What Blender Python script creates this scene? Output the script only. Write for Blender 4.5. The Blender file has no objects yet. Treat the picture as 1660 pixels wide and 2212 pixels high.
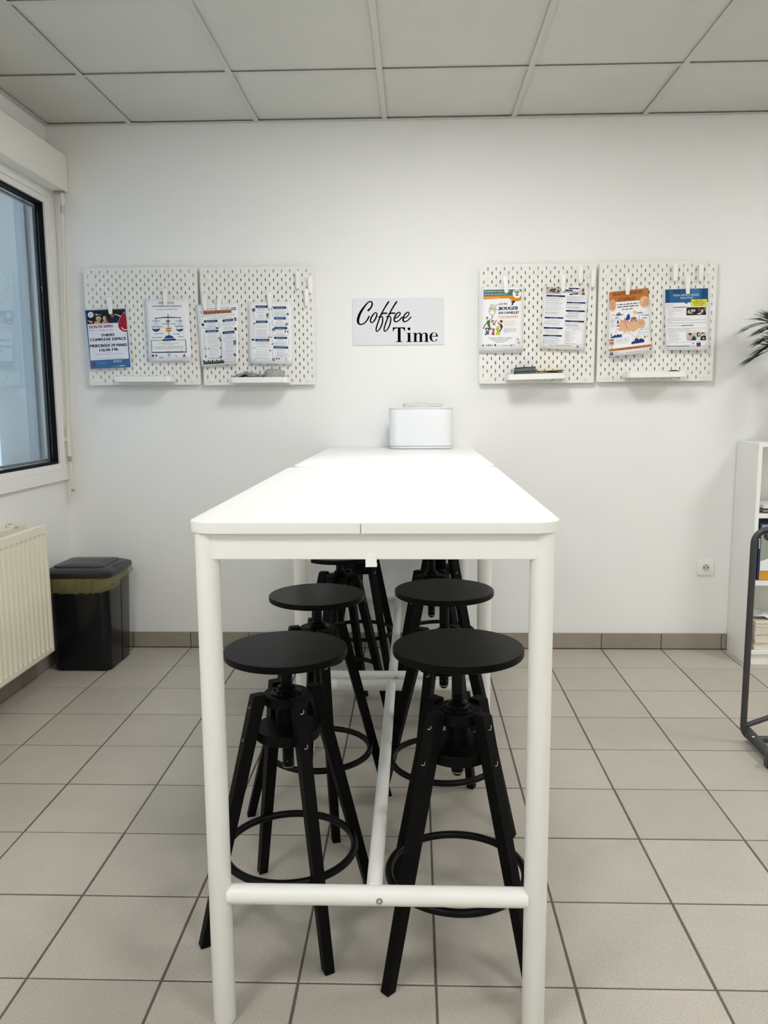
import bpy, math, random
from mathutils import Vector, Matrix
from math import sin, cos, pi, radians, sqrt, atan2

random.seed(7)
scene = bpy.context.scene
COL = scene.collection

# ------------------------------------------------------------------ camera
FPX = 1737.86                                   # focal length in pixels of the 1660 px wide frame
cam_data = bpy.data.cameras.new('camera')
cam = bpy.data.objects.new('camera', cam_data)
COL.objects.link(cam)
RT = Vector((0.99947664, 0.03178788, -0.00599781))
UP = Vector((0.00155314, 0.13804207, 0.99042515))
FW = Vector((-0.03231146, 0.98991612, -0.13792045))
cam.matrix_world = Matrix(((RT.x, UP.x, -FW.x, 0.122989),
                           (RT.y, UP.y, -FW.y, -3.972226),
                           (RT.z, UP.z, -FW.z, 1.247971),
                           (0, 0, 0, 1)))
cam_data.sensor_fit = 'HORIZONTAL'
cam_data.sensor_width = 36.0
cam_data.lens = 36.0 * FPX / 1660.0
cam_data.shift_x = -10.31 / 1660.0
cam_data.shift_y = 1.72 / 1660.0
cam_data.clip_start = 0.02
scene.camera = cam

# ------------------------------------------------------------------ sky, exposure
SKY_STRENGTH = 1.5
LAMP_STRENGTH = 19.0
world = bpy.data.worlds.new('overcast_sky')
scene.world = world
world.use_nodes = True
world.node_tree.nodes['Background'].inputs[0].default_value = (0.72, 0.83, 0.96, 1)
world.node_tree.nodes['Background'].inputs[1].default_value = SKY_STRENGTH
scene.view_settings.view_transform = 'Standard'
scene.view_settings.look = 'None'
scene.view_settings.exposure = 0.55
scene.view_settings.gamma = 1.0
scene.view_settings.use_curve_mapping = False
scene.cycles.use_denoising = True
scene.cycles.max_bounces = 10
scene.cycles.diffuse_bounces = 6
scene.cycles.caustics_reflective = False
scene.cycles.caustics_refractive = False

# ------------------------------------------------------------------ materials
def lin(c):
    c = c / 255.0
    return c / 12.92 if c <= 0.04045 else ((c + 0.055) / 1.055) ** 2.4

def rgb(r, g, b):
    return (lin(r), lin(g), lin(b), 1.0)

MATS = {}

def mat(name, col, rough=0.5, spec=0.5, metal=0.0, bump=None, vary=None, rand=0.0, speck=None, grain=None, emit=None, coat=0.0):
    """bump (scale, strength), vary (scale, amount) soft tone change, speck (scale, amount) fine grain,
    grain (scale, amount) long streaks along local x, rand per-object tone."""
    if name in MATS:
        return MATS[name]
    m = bpy.data.materials.new(name)
    m.use_nodes = True
    nt = m.node_tree
    n, l = nt.nodes, nt.links
    b = n['Principled BSDF']
    b.inputs['Base Color'].default_value = col
    b.inputs['Roughness'].default_value = rough
    b.inputs['Specular IOR Level'].default_value = spec
    b.inputs['Metallic'].default_value = metal
    b.inputs['Coat Weight'].default_value = coat
    if emit:
        b.inputs['Emission Color'].default_value = emit[0]
        b.inputs['Emission Strength'].default_value = emit[1]
    co = n.new('ShaderNodeTexCoord')
    cur = None
    def mul(fac_socket, amount):
        nonlocal cur
        mr = n.new('ShaderNodeMapRange')
        mr.inputs['From Min'].default_value = 0.25
        mr.inputs['From Max'].default_value = 0.75
        mr.inputs['To Min'].default_value = 1.0 - amount
        mr.inputs['To Max'].default_value = 1.0 + amount
        l.new(fac_socket, mr.inputs['Value'])
        mx = n.new('ShaderNodeVectorMath')
        mx.operation = 'SCALE'
        if cur is None:
            mx.inputs[0].default_value = col[:3]
        else:
            l.new(cur, mx.inputs[0])
        l.new(mr.outputs[0], mx.inputs['Scale'])
        cur = mx.outputs[0]
    def noise(scale, stretch=None, detail=3.0, world_space=True):
        t = n.new('ShaderNodeTexNoise')
        t.inputs['Scale'].default_value = scale
        t.inputs['Detail'].default_value = detail
        src = co.outputs['Object']
        if world_space:
            g = n.new('ShaderNodeNewGeometry')
            src = g.outputs['Position']
        if stretch:
            mp = n.new('ShaderNodeMapping')
            mp.inputs['Scale'].default_value = stretch
            l.new(src, mp.inputs['Vector'])
            src = mp.outputs[0]
        l.new(src, t.inputs['Vector'])
        return t.outputs['Fac']
    if vary:
        mul(noise(vary[0]), vary[1])
    if speck:
        mul(noise(speck[0], detail=1.0), speck[1])
    if grain:
        mul(noise(grain[0], (0.06, 1.0, 1.0), world_space=False), grain[1])
    if rand:
        oi = n.new('ShaderNodeObjectInfo')
        mul(oi.outputs['Random'], rand)
    if cur is not None:
        l.new(cur, b.inputs['Base Color'])
    if bump:
        bp = n.new('ShaderNodeBump')
        bp.inputs['Strength'].default_value = bump[1]
        bp.inputs['Distance'].default_value = 0.004
        l.new(noise(bump[0]), bp.inputs['Height'])
        l.new(bp.outputs[0], b.inputs['Normal'])
    MATS[name] = m
    return m

M_WALL = mat('white_wall_paint', rgb(238, 238, 236), 0.72, 0.3, bump=(120, 0.16), vary=(1.3, 0.012))
M_CEIL = mat('ceiling_tile_board', rgb(207, 206, 199), 0.9, 0.2, bump=(90, 0.25), vary=(2.2, 0.03), rand=0.012)
M_BAR = mat('ceiling_grid_metal', rgb(200, 198, 191), 0.5, 0.4)
M_DARK = mat('shadow_gap', rgb(38, 36, 33), 0.9, 0.1)
M_TILE = mat('beige_floor_tile', rgb(175, 169, 158), 0.45, 0.35, bump=(260, 0.10), vary=(9, 0.04), speck=(330, 0.20), rand=0.035)
M_GROUT = mat('grey_grout', rgb(98, 91, 85), 0.9, 0.2, vary=(30, 0.12))
M_SKIRT = mat('skirting_tile', rgb(150, 142, 130), 0.45, 0.4, vary=(14, 0.06), speck=(300, 0.10), rand=0.04)
M_PVC = mat('white_window_plastic', rgb(236, 235, 232), 0.35, 0.5)
M_SHUT = mat('shutter_box_white', rgb(236, 233, 224), 0.45, 0.4, vary=(2.0, 0.015))
M_RUBBER = mat('black_gasket', rgb(6, 6, 7), 0.6, 0.15)
M_CREAMP = mat('ivory_plastic', rgb(226, 220, 203), 0.4, 0.5)
M_METAL = mat('zinc_metal', rgb(178, 178, 176), 0.35, 0.5, metal=1.0)
M_RAD = mat('cream_radiator_enamel', rgb(232, 227, 208), 0.35, 0.5, vary=(4, 0.015))
M_TABLE = mat('white_table_laminate', rgb(238, 238, 236), 0.33, 0.5)
M_TEDGE = mat('white_edge_band', rgb(231, 231, 228), 0.4, 0.4)
M_TSTEEL = mat('white_powder_coat', rgb(236, 236, 233), 0.38, 0.5, vary=(6, 0.012))
M_SEAM = mat('edge_seam_grey', rgb(120, 118, 114), 0.8, 0.1)
M_BLACKW = mat('black_stained_wood', rgb(7, 7, 7), 0.36, 0.09, grain=(60, 0.30), bump=(220, 0.03))
M_BLEG = mat('black_painted_wood', rgb(7, 7, 7), 0.5, 0.10, vary=(18, 0.10))
M_BSTEEL = mat('black_steel', rgb(6, 6, 7), 0.40, 0.16)
M_SCREWR = mat('lit_bare_wood_rim', rgb(205, 196, 180), 0.5, 0.4)
M_BOARD = mat('white_pegboard', rgb(233, 232, 227), 0.5, 0.4)
M_CLIP = mat('white_clip_plastic', rgb(240, 239, 236), 0.4, 0.5)
M_NAPKIN = mat('thin_napkin_paper', rgb(214, 213, 206), 0.85, 0.1)
M_PAPER = mat('white_paper', rgb(238, 238, 240), 0.75, 0.2)
M_BIN = mat('dark_blue_black_plastic', rgb(9, 10, 14), 0.22, 0.4, vary=(7, 0.10))
M_LID = mat('charcoal_lid_plastic', rgb(32, 33, 37), 0.36, 0.45, bump=(300, 0.05))
M_SOCK = mat('white_socket_plastic', rgb(242, 240, 234), 0.35, 0.5)
M_BLACK = mat('black_void', rgb(8, 8, 8), 0.8, 0.1)
M_SHELF = mat('white_shelf_laminate', rgb(238, 238, 235), 0.42, 0.45)
M_TUBE = mat('charcoal_tube_paint', rgb(58, 58, 59), 0.42, 0.5)
M_TUBE2 = mat('charcoal_rubber_sleeve', rgb(66, 66, 65), 0.6, 0.35)
M_LEAF = mat('palm_leaf_green', rgb(60, 96, 44), 0.45, 0.4, vary=(25, 0.25), rand=0.1)
M_STALK = mat('palm_stalk_green', rgb(96, 112, 52), 0.5, 0.4)
M_POT = mat('grey_pot', rgb(150, 148, 143), 0.6, 0.3)
M_SOIL = mat('potting_soil', rgb(50, 40, 32), 0.95, 0.1, bump=(60, 0.8), vary=(30, 0.3))
M_DISP = mat('white_dispenser_plastic', rgb(228, 230, 233), 0.25, 0.5)

def print_mat(r, g, b):
    return mat('ink_%d_%d_%d' % (r, g, b), rgb(r, g, b), 0.7, 0.15)

def glass_mat():
    m = bpy.data.materials.new('double_glazing')
    m.use_nodes = True
    nt = m.node_tree
    for x in list(nt.nodes):
        nt.nodes.remove(x)
    out = nt.nodes.new('ShaderNodeOutputMaterial')
    mix = nt.nodes.new('ShaderNodeMixShader')
    lw = nt.nodes.new('ShaderNodeLayerWeight')
    lw.inputs[0].default_value = 0.5          # Schlick reflectance of one face of the sealed unit
    pw = nt.nodes.new('ShaderNodeMath')
    pw.operation = 'POWER'
    pw.inputs[1].default_value = 5.0
    nt.links.new(lw.outputs['Facing'], pw.inputs[0])
    fr = nt.nodes.new('ShaderNodeMath')
    fr.operation = 'MULTIPLY_ADD'
    fr.inputs[1].default_value = 0.92
    fr.inputs[2].default_value = 0.12
    nt.links.new(pw.outputs[0], fr.inputs[0])
    tr = nt.nodes.new('ShaderNodeBsdfTransparent')
    tr.inputs[0].default_value = (0.66, 0.72, 0.74, 1)
    gl = nt.nodes.new('ShaderNodeBsdfGlossy')
    gl.inputs['Roughness'].default_value = 0.0
    nt.links.new(fr.outputs[0], mix.inputs[0])
    nt.links.new(tr.outputs[0], mix.inputs[1])
    nt.links.new(gl.outputs[0], mix.inputs[2])
    nt.links.new(mix.outputs[0], out.inputs[0])
    return m
M_GLASS = glass_mat()

def liner_mat():
    m = bpy.data.materials.new('translucent_yellow_liner')
    m.use_nodes = True
    nt = m.node_tree
    b = nt.nodes['Principled BSDF']
    b.inputs['Base Color'].default_value = rgb(196, 188, 116)
    b.inputs['Roughness'].default_value = 0.14
    b.inputs['Alpha'].default_value = 0.42
    nz = nt.nodes.new('ShaderNodeTexNoise')
    nz.inputs['Scale'].default_value = 38.0
    nz.inputs['Detail'].default_value = 4.0
    nz.inputs['Distortion'].default_value = 1.2
    bp = nt.nodes.new('ShaderNodeBump')
    bp.inputs['Strength'].default_value = 0.9
    bp.inputs['Distance'].default_value = 0.01
    nt.links.new(nz.outputs['Fac'], bp.inputs['Height'])
    nt.links.new(bp.outputs[0], b.inputs['Normal'])
    b.inputs['Specular IOR Level'].default_value = 0.8
    return m
M_LINER = liner_mat()

# ------------------------------------------------------------------ mesh builder
class MB:
    def __init__(self):
        self.v, self.f, self.mi, self.mats = [], [], [], []

    def _m(self, m):
        if m not in self.mats:
            self.mats.append(m)
        return self.mats.index(m)

    def add(self, vs, fs, m):
        o = len(self.v)
        k = self._m(m)
        self.v.extend([tuple(p) for p in vs])
        for f in fs:
            self.f.append([i + o for i in f])
            self.mi.append(k)

    def box(self, x0, x1, y0, y1, z0, z1, m):
        vs = [(x0, y0, z0), (x1, y0, z0), (x1, y1, z0), (x0, y1, z0), (x0, y0, z1), (x1, y0, z1), (x1, y1, z1), (x0, y1, z1)]
        self.add(vs, [(0, 3, 2, 1), (4, 5, 6, 7), (0, 1, 5, 4), (1, 2, 6, 5), (2, 3, 7, 6), (3, 0, 4, 7)], m)

    def loft(self, rings, m, cap0=True, cap1=True, closed=True):
        """rings: lists of equally many points; sides face outward when rings go counter-clockwise seen from the end."""
        n = len(rings[0])
        vs = [p for r in rings for p in r]
        fs = []
        for i in range(len(rings) - 1):
            for j in range(n if closed else n - 1):
                a, b = i * n + j, i * n + (j + 1) % n
                fs.append((a, b, b + n, a + n))
        if cap0:
            fs.append(tuple(reversed(range(n))))
        if cap1:
            fs.append(tuple(range((len(rings) - 1) * n, len(rings) * n)))
        self.add(vs, fs, m)

    def lathe(self, prof, m, seg=32, c=(0, 0, 0), axis='z', cap0=True, cap1=True):
        rings = []
        for r, h in prof:
            ring = []
            for k in range(seg):
                a = 2 * pi * k / seg
                p = (r * cos(a), r * sin(a), h)
                if axis == 'x':
                    p = (h, r * cos(a), r * sin(a))
                elif axis == 'y':
                    p = (r * sin(a), h, r * cos(a))
                ring.append((p[0] + c[0], p[1] + c[1], p[2] + c[2]))
            rings.append(ring)
        self.loft(rings, m, cap0, cap1)

    def tube(self, pts, r, m, seg=12, caps=True, closed=False):
        pts = [Vector(p) for p in pts]
        n = len(pts)
        rings = []
        nrm = None
        for i, p in enumerate(pts):
            if closed:
                t = pts[(i + 1) % n] - pts[i - 1]
            else:
                t = pts[min(i + 1, n - 1)] - pts[max(i - 1, 0)]
            t.normalize()
            if nrm is None:
                nrm = t.orthogonal().normalized()
            nrm = (nrm - t * nrm.dot(t)).normalized()
            b = t.cross(nrm)
            rr = r[i] if isinstance(r, (list, tuple)) else r
            rings.append([tuple(p + nrm * (rr * cos(2 * pi * k / seg)) + b * (rr * sin(2 * pi * k / seg))) for k in range(seg)])
        if closed:
            rings.append(rings[0])
        self.loft(rings, m, caps and not closed, caps and not closed)

    def prism(self, outline, z0, z1, m, bev=0.0, steps=2):
        """outline: CCW xy points, extruded in z, with a rolled edge of radius bev at both ends."""
        n = len(outline)
        nr = []
        for i in range(n):
            a, b, c = Vector(outline[i - 1]), Vector(outline[i]), Vector(outline[(i + 1) % n])
            d1, d2 = (b - a).normalized(), (c - b).normalized()
            d = d1 + d2
            d = d.normalized() if d.length > 1e-6 else d1
            nr.append((d.y, -d.x))
        def ring(z, off):
            return [(outline[i][0] - nr[i][0] * off, outline[i][1] - nr[i][1] * off, z) for i in range(n)]
        rings = []
        if bev > 0:
            for k in range(steps + 1):
                a = pi / 2 * k / steps
                rings.append(ring(z0 + bev * (1 - sin(a)), bev * (1 - cos(a))))
            for k in range(steps + 1):
                a = pi / 2 * k / steps
                rings.append(ring(z1 - bev + bev * sin(a), bev * (1 - cos(a))))
        else:
            rings = [ring(z0, 0), ring(z1, 0)]
        self.loft(rings, m)

    def xform(self, M, start=0):
        for i in range(start, len(self.v)):
            self.v[i] = tuple(M @ Vector(self.v[i]))
        return self

    def build(self, name, parent=None, smooth=35.0, bevel=0.0, mesh_name=None):
        me = bpy.data.meshes.new(mesh_name or name)
        me.from_pydata(self.v, [], self.f)
        for m in self.mats:
            me.materials.append(m)
        if len(self.mats) > 1:
            me.polygons.foreach_set('material_index', self.mi)
        if smooth:
            me.shade_smooth()
            me.set_sharp_from_angle(angle=radians(smooth))
        me.update()
        return link(name, me, parent, bevel)

def link(name, me, parent=None, bevel=0.0):
    o = bpy.data.objects.new(name, me)
    COL.objects.link(o)
    if parent:
        o.parent = parent
    if bevel:
        b = o.modifiers.new('edge', 'BEVEL')
        b.width = bevel
        b.segments = 2
        b.limit_method = 'ANGLE'
        b.angle_limit = radians(40)
    return o

def tag(o, label=None, cat=None, group=None, kind=None):
    for k, v in (('label', label), ('category', cat), ('group', group), ('kind', kind)):
        if v:
            o[k] = v
    return o

def thing(name, label, cat, loc=(0, 0, 0), rz=0.0, group=None):
    o = bpy.data.objects.new(name, None)
    COL.objects.link(o)
    o.empty_display_size = 0.05
    o.location = loc
    o.rotation_euler = (0, 0, rz)
    return tag(o, label, cat, group)

def dup(root, loc=None, rz=None, label=None, parent=None):
    r = root.copy()
    COL.objects.link(r)
    if parent is not None:
        r.parent = parent
    if loc is not None:
        r.location = loc
    if rz is not None:
        r.rotation_euler = (0, 0, rz)
    if label:
        r['label'] = label
    for ch in list(root.children):
        dup(ch, parent=r)
    return r

def rrect(x0, x1, y0, y1, r, n=6):
    """CCW rounded rectangle outline; r one radius or four (lower-left, lower-right, upper-right, upper-left)."""
    rr = r if isinstance(r, (list, tuple)) else [r] * 4
    cs = [(x0 + rr[0], y0 + rr[0], pi, rr[0]), (x1 - rr[1], y0 + rr[1], 1.5 * pi, rr[1]), (x1 - rr[2], y1 - rr[2], 0, rr[2]), (x0 + rr[3], y1 - rr[3], 0.5 * pi, rr[3])]
    out = []
    for cx, cy, a0, q in cs:
        if q <= 0:
            out.append((cx, cy))
            continue
        for k in range(n + 1):
            a = a0 + 0.5 * pi * k / n
            out.append((cx + q * cos(a), cy + q * sin(a)))
    return out

def arc(c, r, a0, a1, n, plane='xz'):
    pts = []
    for k in range(n + 1):
        a = a0 + (a1 - a0) * k / n
        d = (r * cos(a), r * sin(a))
        if plane == 'xz':
            pts.append((c[0] + d[0], c[1], c[2] + d[1]))
        elif plane == 'xy':
            pts.append((c[0] + d[0], c[1] + d[1], c[2]))
        else:
            pts.append((c[0], c[1] + d[0], c[2] + d[1]))
    return pts

# ------------------------------------------------------------------ room shell
XL, XR, YF, H = -1.626, 3.55, -6.55, 2.5456       # left wall, right wall, front wall, ceiling height
S = 0.2987                                        # floor tile pitch
FX0, FY0 = -1.32608, 0.3017

b = MB(); b.box(XL - 0.3, XR + 0.1, 0, 0.12, -0.05, 2.72, M_WALL)
tag(b.build('wall_back'), kind='structure')
b = MB(); b.box(XR, XR + 0.12, YF, 0, -0.05, 2.72, M_WALL)
tag(b.build('wall_right'), kind='structure')
b = MB(); b.box(XL - 0.3, XR + 0.1, YF - 0.12, YF, -0.05, 2.72, M_WALL)
tag(b.build('wall_front'), kind='structure')
WY0, WY1, WZ0, WZ1 = -2.36, -0.045, 0.90, 2.27      # window opening
b = MB()
b.box(XL - 0.3, XL, YF, 0, -0.05, WZ0, M_WALL)
b.box(XL - 0.3, XL, YF, 0, WZ1, 2.72, M_WALL)
b.box(XL - 0.3, XL, WY1, 0, WZ0, WZ1, M_WALL)
b.box(XL - 0.3, XL, YF, WY0, WZ0, WZ1, M_WALL)
tag(b.build('wall_left'), kind='structure')

# floor: grout bed with single tiles on it
b = MB(); b.box(XL, XR, YF, 0, -0.05, -0.0022, M_GROUT)
floor = tag(b.build('floor'), kind='structure')
G = 0.0058
def tile_mesh(w, d):
    t = MB()
    c = 0.0012
    z0, z1 = -0.0024, 0.0
    lo = [(0, 0, z0), (w, 0, z0), (w, d, z0), (0, d, z0)]
    mid = [(0, 0, z1 - c), (w, 0, z1 - c), (w, d, z1 - c), (0, d, z1 - c)]
    hi = [(c, c, z1), (w - c, c, z1), (w - c, d - c, z1), (c, d - c, z1)]
    t.loft([lo, mid, hi], M_TILE, cap0=False)
    return t
tile_me = {}
def place_tile(x0, x1, y0, y1, parent, name='tile'):
    key = (round(x1 - x0, 4), round(y1 - y0, 4))
    if key not in tile_me:
        t = tile_mesh(*key)
        me = bpy.data.meshes.new('tile')
        me.from_pydata(t.v, [], t.f)
        me.materials.append(M_TILE)
        tile_me[key] = me
    o = link(name, tile_me[key], parent)
    o.location = (x0 + random.uniform(-0.0006, 0.0006), y0 + random.uniform(-0.0006, 0.0006), random.uniform(-0.0004, 0.0))
rest = MB()
for c in range(-1, 17):
    for r in range(0, 22):
        x0, x1 = FX0 + S * c + G / 2, min(FX0 + S * (c + 1) - G / 2, XR - 0.002)
        y1 = -(FY0 + S * (r - 1)) - G / 2 if r else -0.012
        y0 = max(-(FY0 + S * r) + G / 2, YF + 0.002)
        if x1 - x0 < 0.02 or y1 - y0 < 0.02:
            continue
        if c <= 12 and r <= 12:
            place_tile(x0, x1, y0, y1, floor)
        else:
            t = tile_mesh(x1 - x0, y1 - y0)
            rest.add([(p[0] + x0, p[1] + y0, p[2]) for p in t.v], t.f, M_TILE)
tag(rest.build('tile_field', floor, smooth=0), kind='stuff')

# skirting tiles
def skirting(name, spans, along):
    base = MB()
    lo, hi = min(s[0] for s in spans), max(s[1] for s in spans)
    if along == 'x':
        base.box(lo, hi, -0.0075, 0, 0, 0.079, M_GROUT)
    else:
        base.box(XL, XL + 0.0075, lo, hi, 0, 0.079, M_GROUT)
    root = tag(base.build(name), kind='structure')
    for s0, s1 in spans:
        t = MB()
        if along == 'x':
            t.box(s0 + 0.0022, s1 - 0.0022, -0.0105, -0.002, 0.003, 0.081, M_SKIRT)
        else:
            t.box(XL + 0.002, XL + 0.0105, s0 + 0.0022, s1 - 0.0022, 0.003, 0.081, M_SKIRT)
        t.build('tile', root, smooth=0, bevel=0.001)
    return root
skirting('baseboard_back', [(max(FX0 + S * c, XL + 0.011), FX0 + S * (c + 1)) for c in range(-1, 10)] + [(FX0 + S * 10, 1.686)], 'x')
skirting('baseboard_left', [(-(FY0 + S * (r)), -(FY0 + S * (r - 1)) if r else -0.012) for r in range(0, 12)], 'y')

# suspended ceiling: slab, single boards, grid bars
b = MB(); b.box(XL, XR, YF, 0, H + 0.045, H + 0.12, M_DARK)
ceiling = tag(b.build('ceiling'), kind='structure')
CX0, CD = -1.21492, 0.5715
xs = [XL + 0.004] + [CX0 + 0.6 * k for k in range(0, 8)] + [XR - 0.004]
ys = [-0.004] + [-(CD + 0.6 * k) for k in range(0, 10)] + [YF + 0.004]
LAMPS = {(3, 2), (7, 2), (1, 6), (5, 6), (4, 9)}  # window-side and front-wall panels are unseen fill, added to brighten wall and table
panel_me = {}
for i in range(len(xs) - 1):
    for j in range(len(ys) - 1):
        if (i, j) in LAMPS:
            continue
        x0, x1, y1, y0 = xs[i], xs[i + 1], ys[j], ys[j + 1]
        g = 0.008
        w, d = round(x1 - x0 - 2 * g, 4), round(y1 - y0 - 2 * g, 4)
        if (w, d) not in panel_me:
            t = MB(); t.box(-w / 2, w / 2, -d / 2, d / 2, 0, 0.014, M_CEIL)
            me = bpy.data.meshes.new('tile'); me.from_pydata(t.v, [], t.f); me.materials.append(M_CEIL)
            panel_me[(w, d)] = me
        o = link('tile', panel_me[(w, d)], ceiling)
        o.location = ((x0 + x1) / 2, (y0 + y1) / 2, H + 0.0065 + random.uniform(-0.0008, 0.0012))
for k, x in enumerate(xs[1:-1]):
    t = MB(); t.box(x - 0.012, x + 0.012, YF + 0.004, -0.004, H - 0.0005, H + 0.001, M_BAR); t.box(x - 0.002, x + 0.002, YF + 0.004, -0.004, H + 0.002, H + 0.04, M_BAR)
    t.build('grid_bar', ceiling, smooth=0)
for j, y in enumerate(ys[1:-1]):
    for i in range(len(xs) - 1):
        if i and i < len(xs) - 2:
            x0, x1 = xs[i] + 0.0125, xs[i + 1] - 0.0125
        else:
            x0, x1 = xs[i] + (0.0125 if i else 0), xs[i + 1] - (0.0125 if i == 0 else 0)
        t = MB(); t.box(x0, x1, y - 0.012, y + 0.012, H, H + 0.001, M_BAR); t.box(x0, x1, y - 0.002, y + 0.002, H + 0.002, H + 0.04, M_BAR)
        t.build('grid_bar', ceiling, smooth=0)
b = MB()
e = 0.022
b.box(XL + 0.003, XR - 0.003, -0.003 - e, -0.003, H - 0.002, H + 0.0, M_BAR)
b.box(XL + 0.003, XL + 0.003 + e, YF + 0.003, -0.003 - e, H - 0.002, H + 0.0, M_BAR)
b.box(XR - 0.003 - e, XR - 0.003, YF + 0.003, -0.003 - e, H - 0.002, H + 0.0, M_BAR)
b.box(XL + 0.003 + e, XR - 0.003 - e, YF + 0.003, YF + 0.003 + e, H - 0.002, H + 0.0, M_BAR)
tag(b.build('trim_1', smooth=0), kind='structure')

# lay-in ceiling lights (all out of the frame, two of them added as fill)
M_GLOW = mat('lamp_diffuser', rgb(250, 250, 248), 0.6, 0.3, emit=((1.0, 0.997, 0.985, 1), LAMP_STRENGTH))
spot = {1: 'added fill in the second bay from the window wall', 3: 'bay above the table', 4: 'added fill in the bay by the table', 5: 'bay right of the table', 7: 'bay by the shelf'}
rown = {2: 'near the back wall', 6: 'above the camera', 9: 'at the front wall'}
for (i, j) in sorted(LAMPS):
    x0, x1, y1, y0 = xs[i], xs[i + 1], ys[j], ys[j + 1]
    t = thing('ceiling_light', 'square white ceiling light panel, %s, %s' % (spot[i], rown[j]), 'ceiling light', ((x0 + x1) / 2, (y0 + y1) / 2, H), group='ceiling light panels')
    q = MB()
    w = 0.3 - 0.0125
    for a, c2, d, f in ((-w, w, -w, -w + 0.02), (-w, w, w - 0.02, w), (-w, -w + 0.02, -w + 0.02, w - 0.02), (w - 0.02, w, -w + 0.02, w - 0.02)):
        q.box(a, c2, d, f, 0.003, 0.03, M_BAR)
    q.build('frame', t, smooth=0)
    q = MB(); q.box(-w + 0.02, w - 0.02, -w + 0.02, w - 0.02, 0.006, 0.01, M_GLOW)
    q.build('diffuser', t, smooth=0)
# ------------------------------------------------------------------ window, shutter box, crank
def ring_yz(mb, y0, y1, z0, z1, w, xa, xb, m):
    """rectangular frame in the y-z plane, face width w, between x = xa (outside) and xb (room side), mitred."""
    o = [(y0, z0), (y1, z0), (y1, z1), (y0, z1)]
    i = [(y0 + w, z0 + w), (y1 - w, z0 + w), (y1 - w, z1 - w), (y0 + w, z1 - w)]
    vs = [(xb, p[0], p[1]) for p in o] + [(xb, p[0], p[1]) for p in i] + [(xa, p[0], p[1]) for p in o] + [(xa, p[0], p[1]) for p in i]
    fs = []
    for k in range(4):
        n = (k + 1) % 4
        fs += [(k, n, 4 + n, 4 + k), (8 + n, 8 + k, 12 + k, 12 + n), (4 + k, 4 + n, 12 + n, 12 + k), (k, 8 + k, 8 + n, n)]
    mb.add(vs, fs, m)

win = bpy.data.objects.new('window_1', None); COL.objects.link(win)
win.location = (XL, WY1, WZ0)
tag(win, kind='structure')
def wpart(mb, name, smooth=0, bevel=0.0):
    mb.xform(Matrix.Translation((-XL, -WY1, -WZ0)))
    return mb.build(name, win, smooth, bevel)
FXr = XL + 0.022                                       # room face of the frame
q = MB(); ring_yz(q, WY0 - 0.04, -0.003, 0.869, 2.262, 0.055, XL - 0.03, FXr, M_PVC); wpart(q, 'frame', bevel=0.002)
q = MB(); q.box(XL - 0.03, FXr, -1.235, -1.165, 0.924, 2.207, M_PVC); wpart(q, 'mullion', bevel=0.002)
for ya, yb in ((-1.165, -0.058), (-2.345, -1.235)):
    q = MB(); ring_yz(q, ya, yb, 0.924, 2.207, 0.029, XL - 0.035, FXr - 0.006, M_PVC); wpart(q, 'sash', bevel=0.0025)
    q = MB(); ring_yz(q, ya + 0.029, yb - 0.029, 0.953, 2.178, 0.0105, XL - 0.03, XL + 0.004, M_RUBBER); wpart(q, 'gasket')
    q = MB(); q.box(XL - 0.020, XL - 0.017, ya + 0.04, yb - 0.04, 0.965, 2.166, M_GLASS); wpart(q, 'pane')
    q = MB(); ring_yz(q, ya + 0.043, yb - 0.043, 0.966, 2.165, 0.012, XL - 0.05, XL - 0.036, M_METAL); wpart(q, 'spacer_bar')
M_GUIDE = mat('outside_shutter_rail', rgb(210, 214, 218), 0.4, 0.5)
for yy in (WY1 - 0.004, WY0 + 0.004):
    sgn = -1 if yy > -1 else 1
    q = MB(); q.box(XL - 0.14, XL - 0.05, min(yy, yy + sgn * 0.03), max(yy, yy + sgn * 0.03), WZ0, WZ1, M_GUIDE); q.box(XL - 0.105, XL - 0.085, min(yy, yy + sgn * 0.045), max(yy, yy + sgn * 0.045), WZ0, WZ1, M_GUIDE)
    wpart(q, 'shutter_rail')
q = MB(); q.box(XL - 0.34, XL - 0.03, WY0, WY1, WZ0 - 0.02, WZ0, M_GUIDE); wpart(q, 'outer_sill')

box = thing('roller_shutter_box', 'long white roller shutter box above the window', 'shutter box', (XL, -1.2, 2.245))
SBY0, SBY1 = -2.42, -0.006
q = MB()
prof = [(0.0, 0.0), (0.098, 0.0), (0.098, 0.160), (0.094, 0.166), (0.0, 0.172)]
q.loft([[(p[0], SBY0 + 1.2, p[1]) for p in prof], [(p[0], SBY1 + 1.2 - 0.006, p[1]) for p in prof]], M_SHUT)
q.build('housing', box, smooth=0, bevel=0.0012)
q = MB()
q.loft([[(p[0] * 1.015, SBY1 + 1.2 - 0.005, p[1] * 1.01 - 0.001) for p in prof], [(p[0] * 1.015, SBY1 + 1.2, p[1] * 1.01 - 0.001) for p in prof]], M_SHUT)
q.build('end_cap', box, smooth=0)
q = MB(); q.box(0.026, 0.0955, SBY0 + 1.21, SBY1 + 1.19, -0.004, 0.001, M_SHUT); q.build('access_panel', box, smooth=0)

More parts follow.
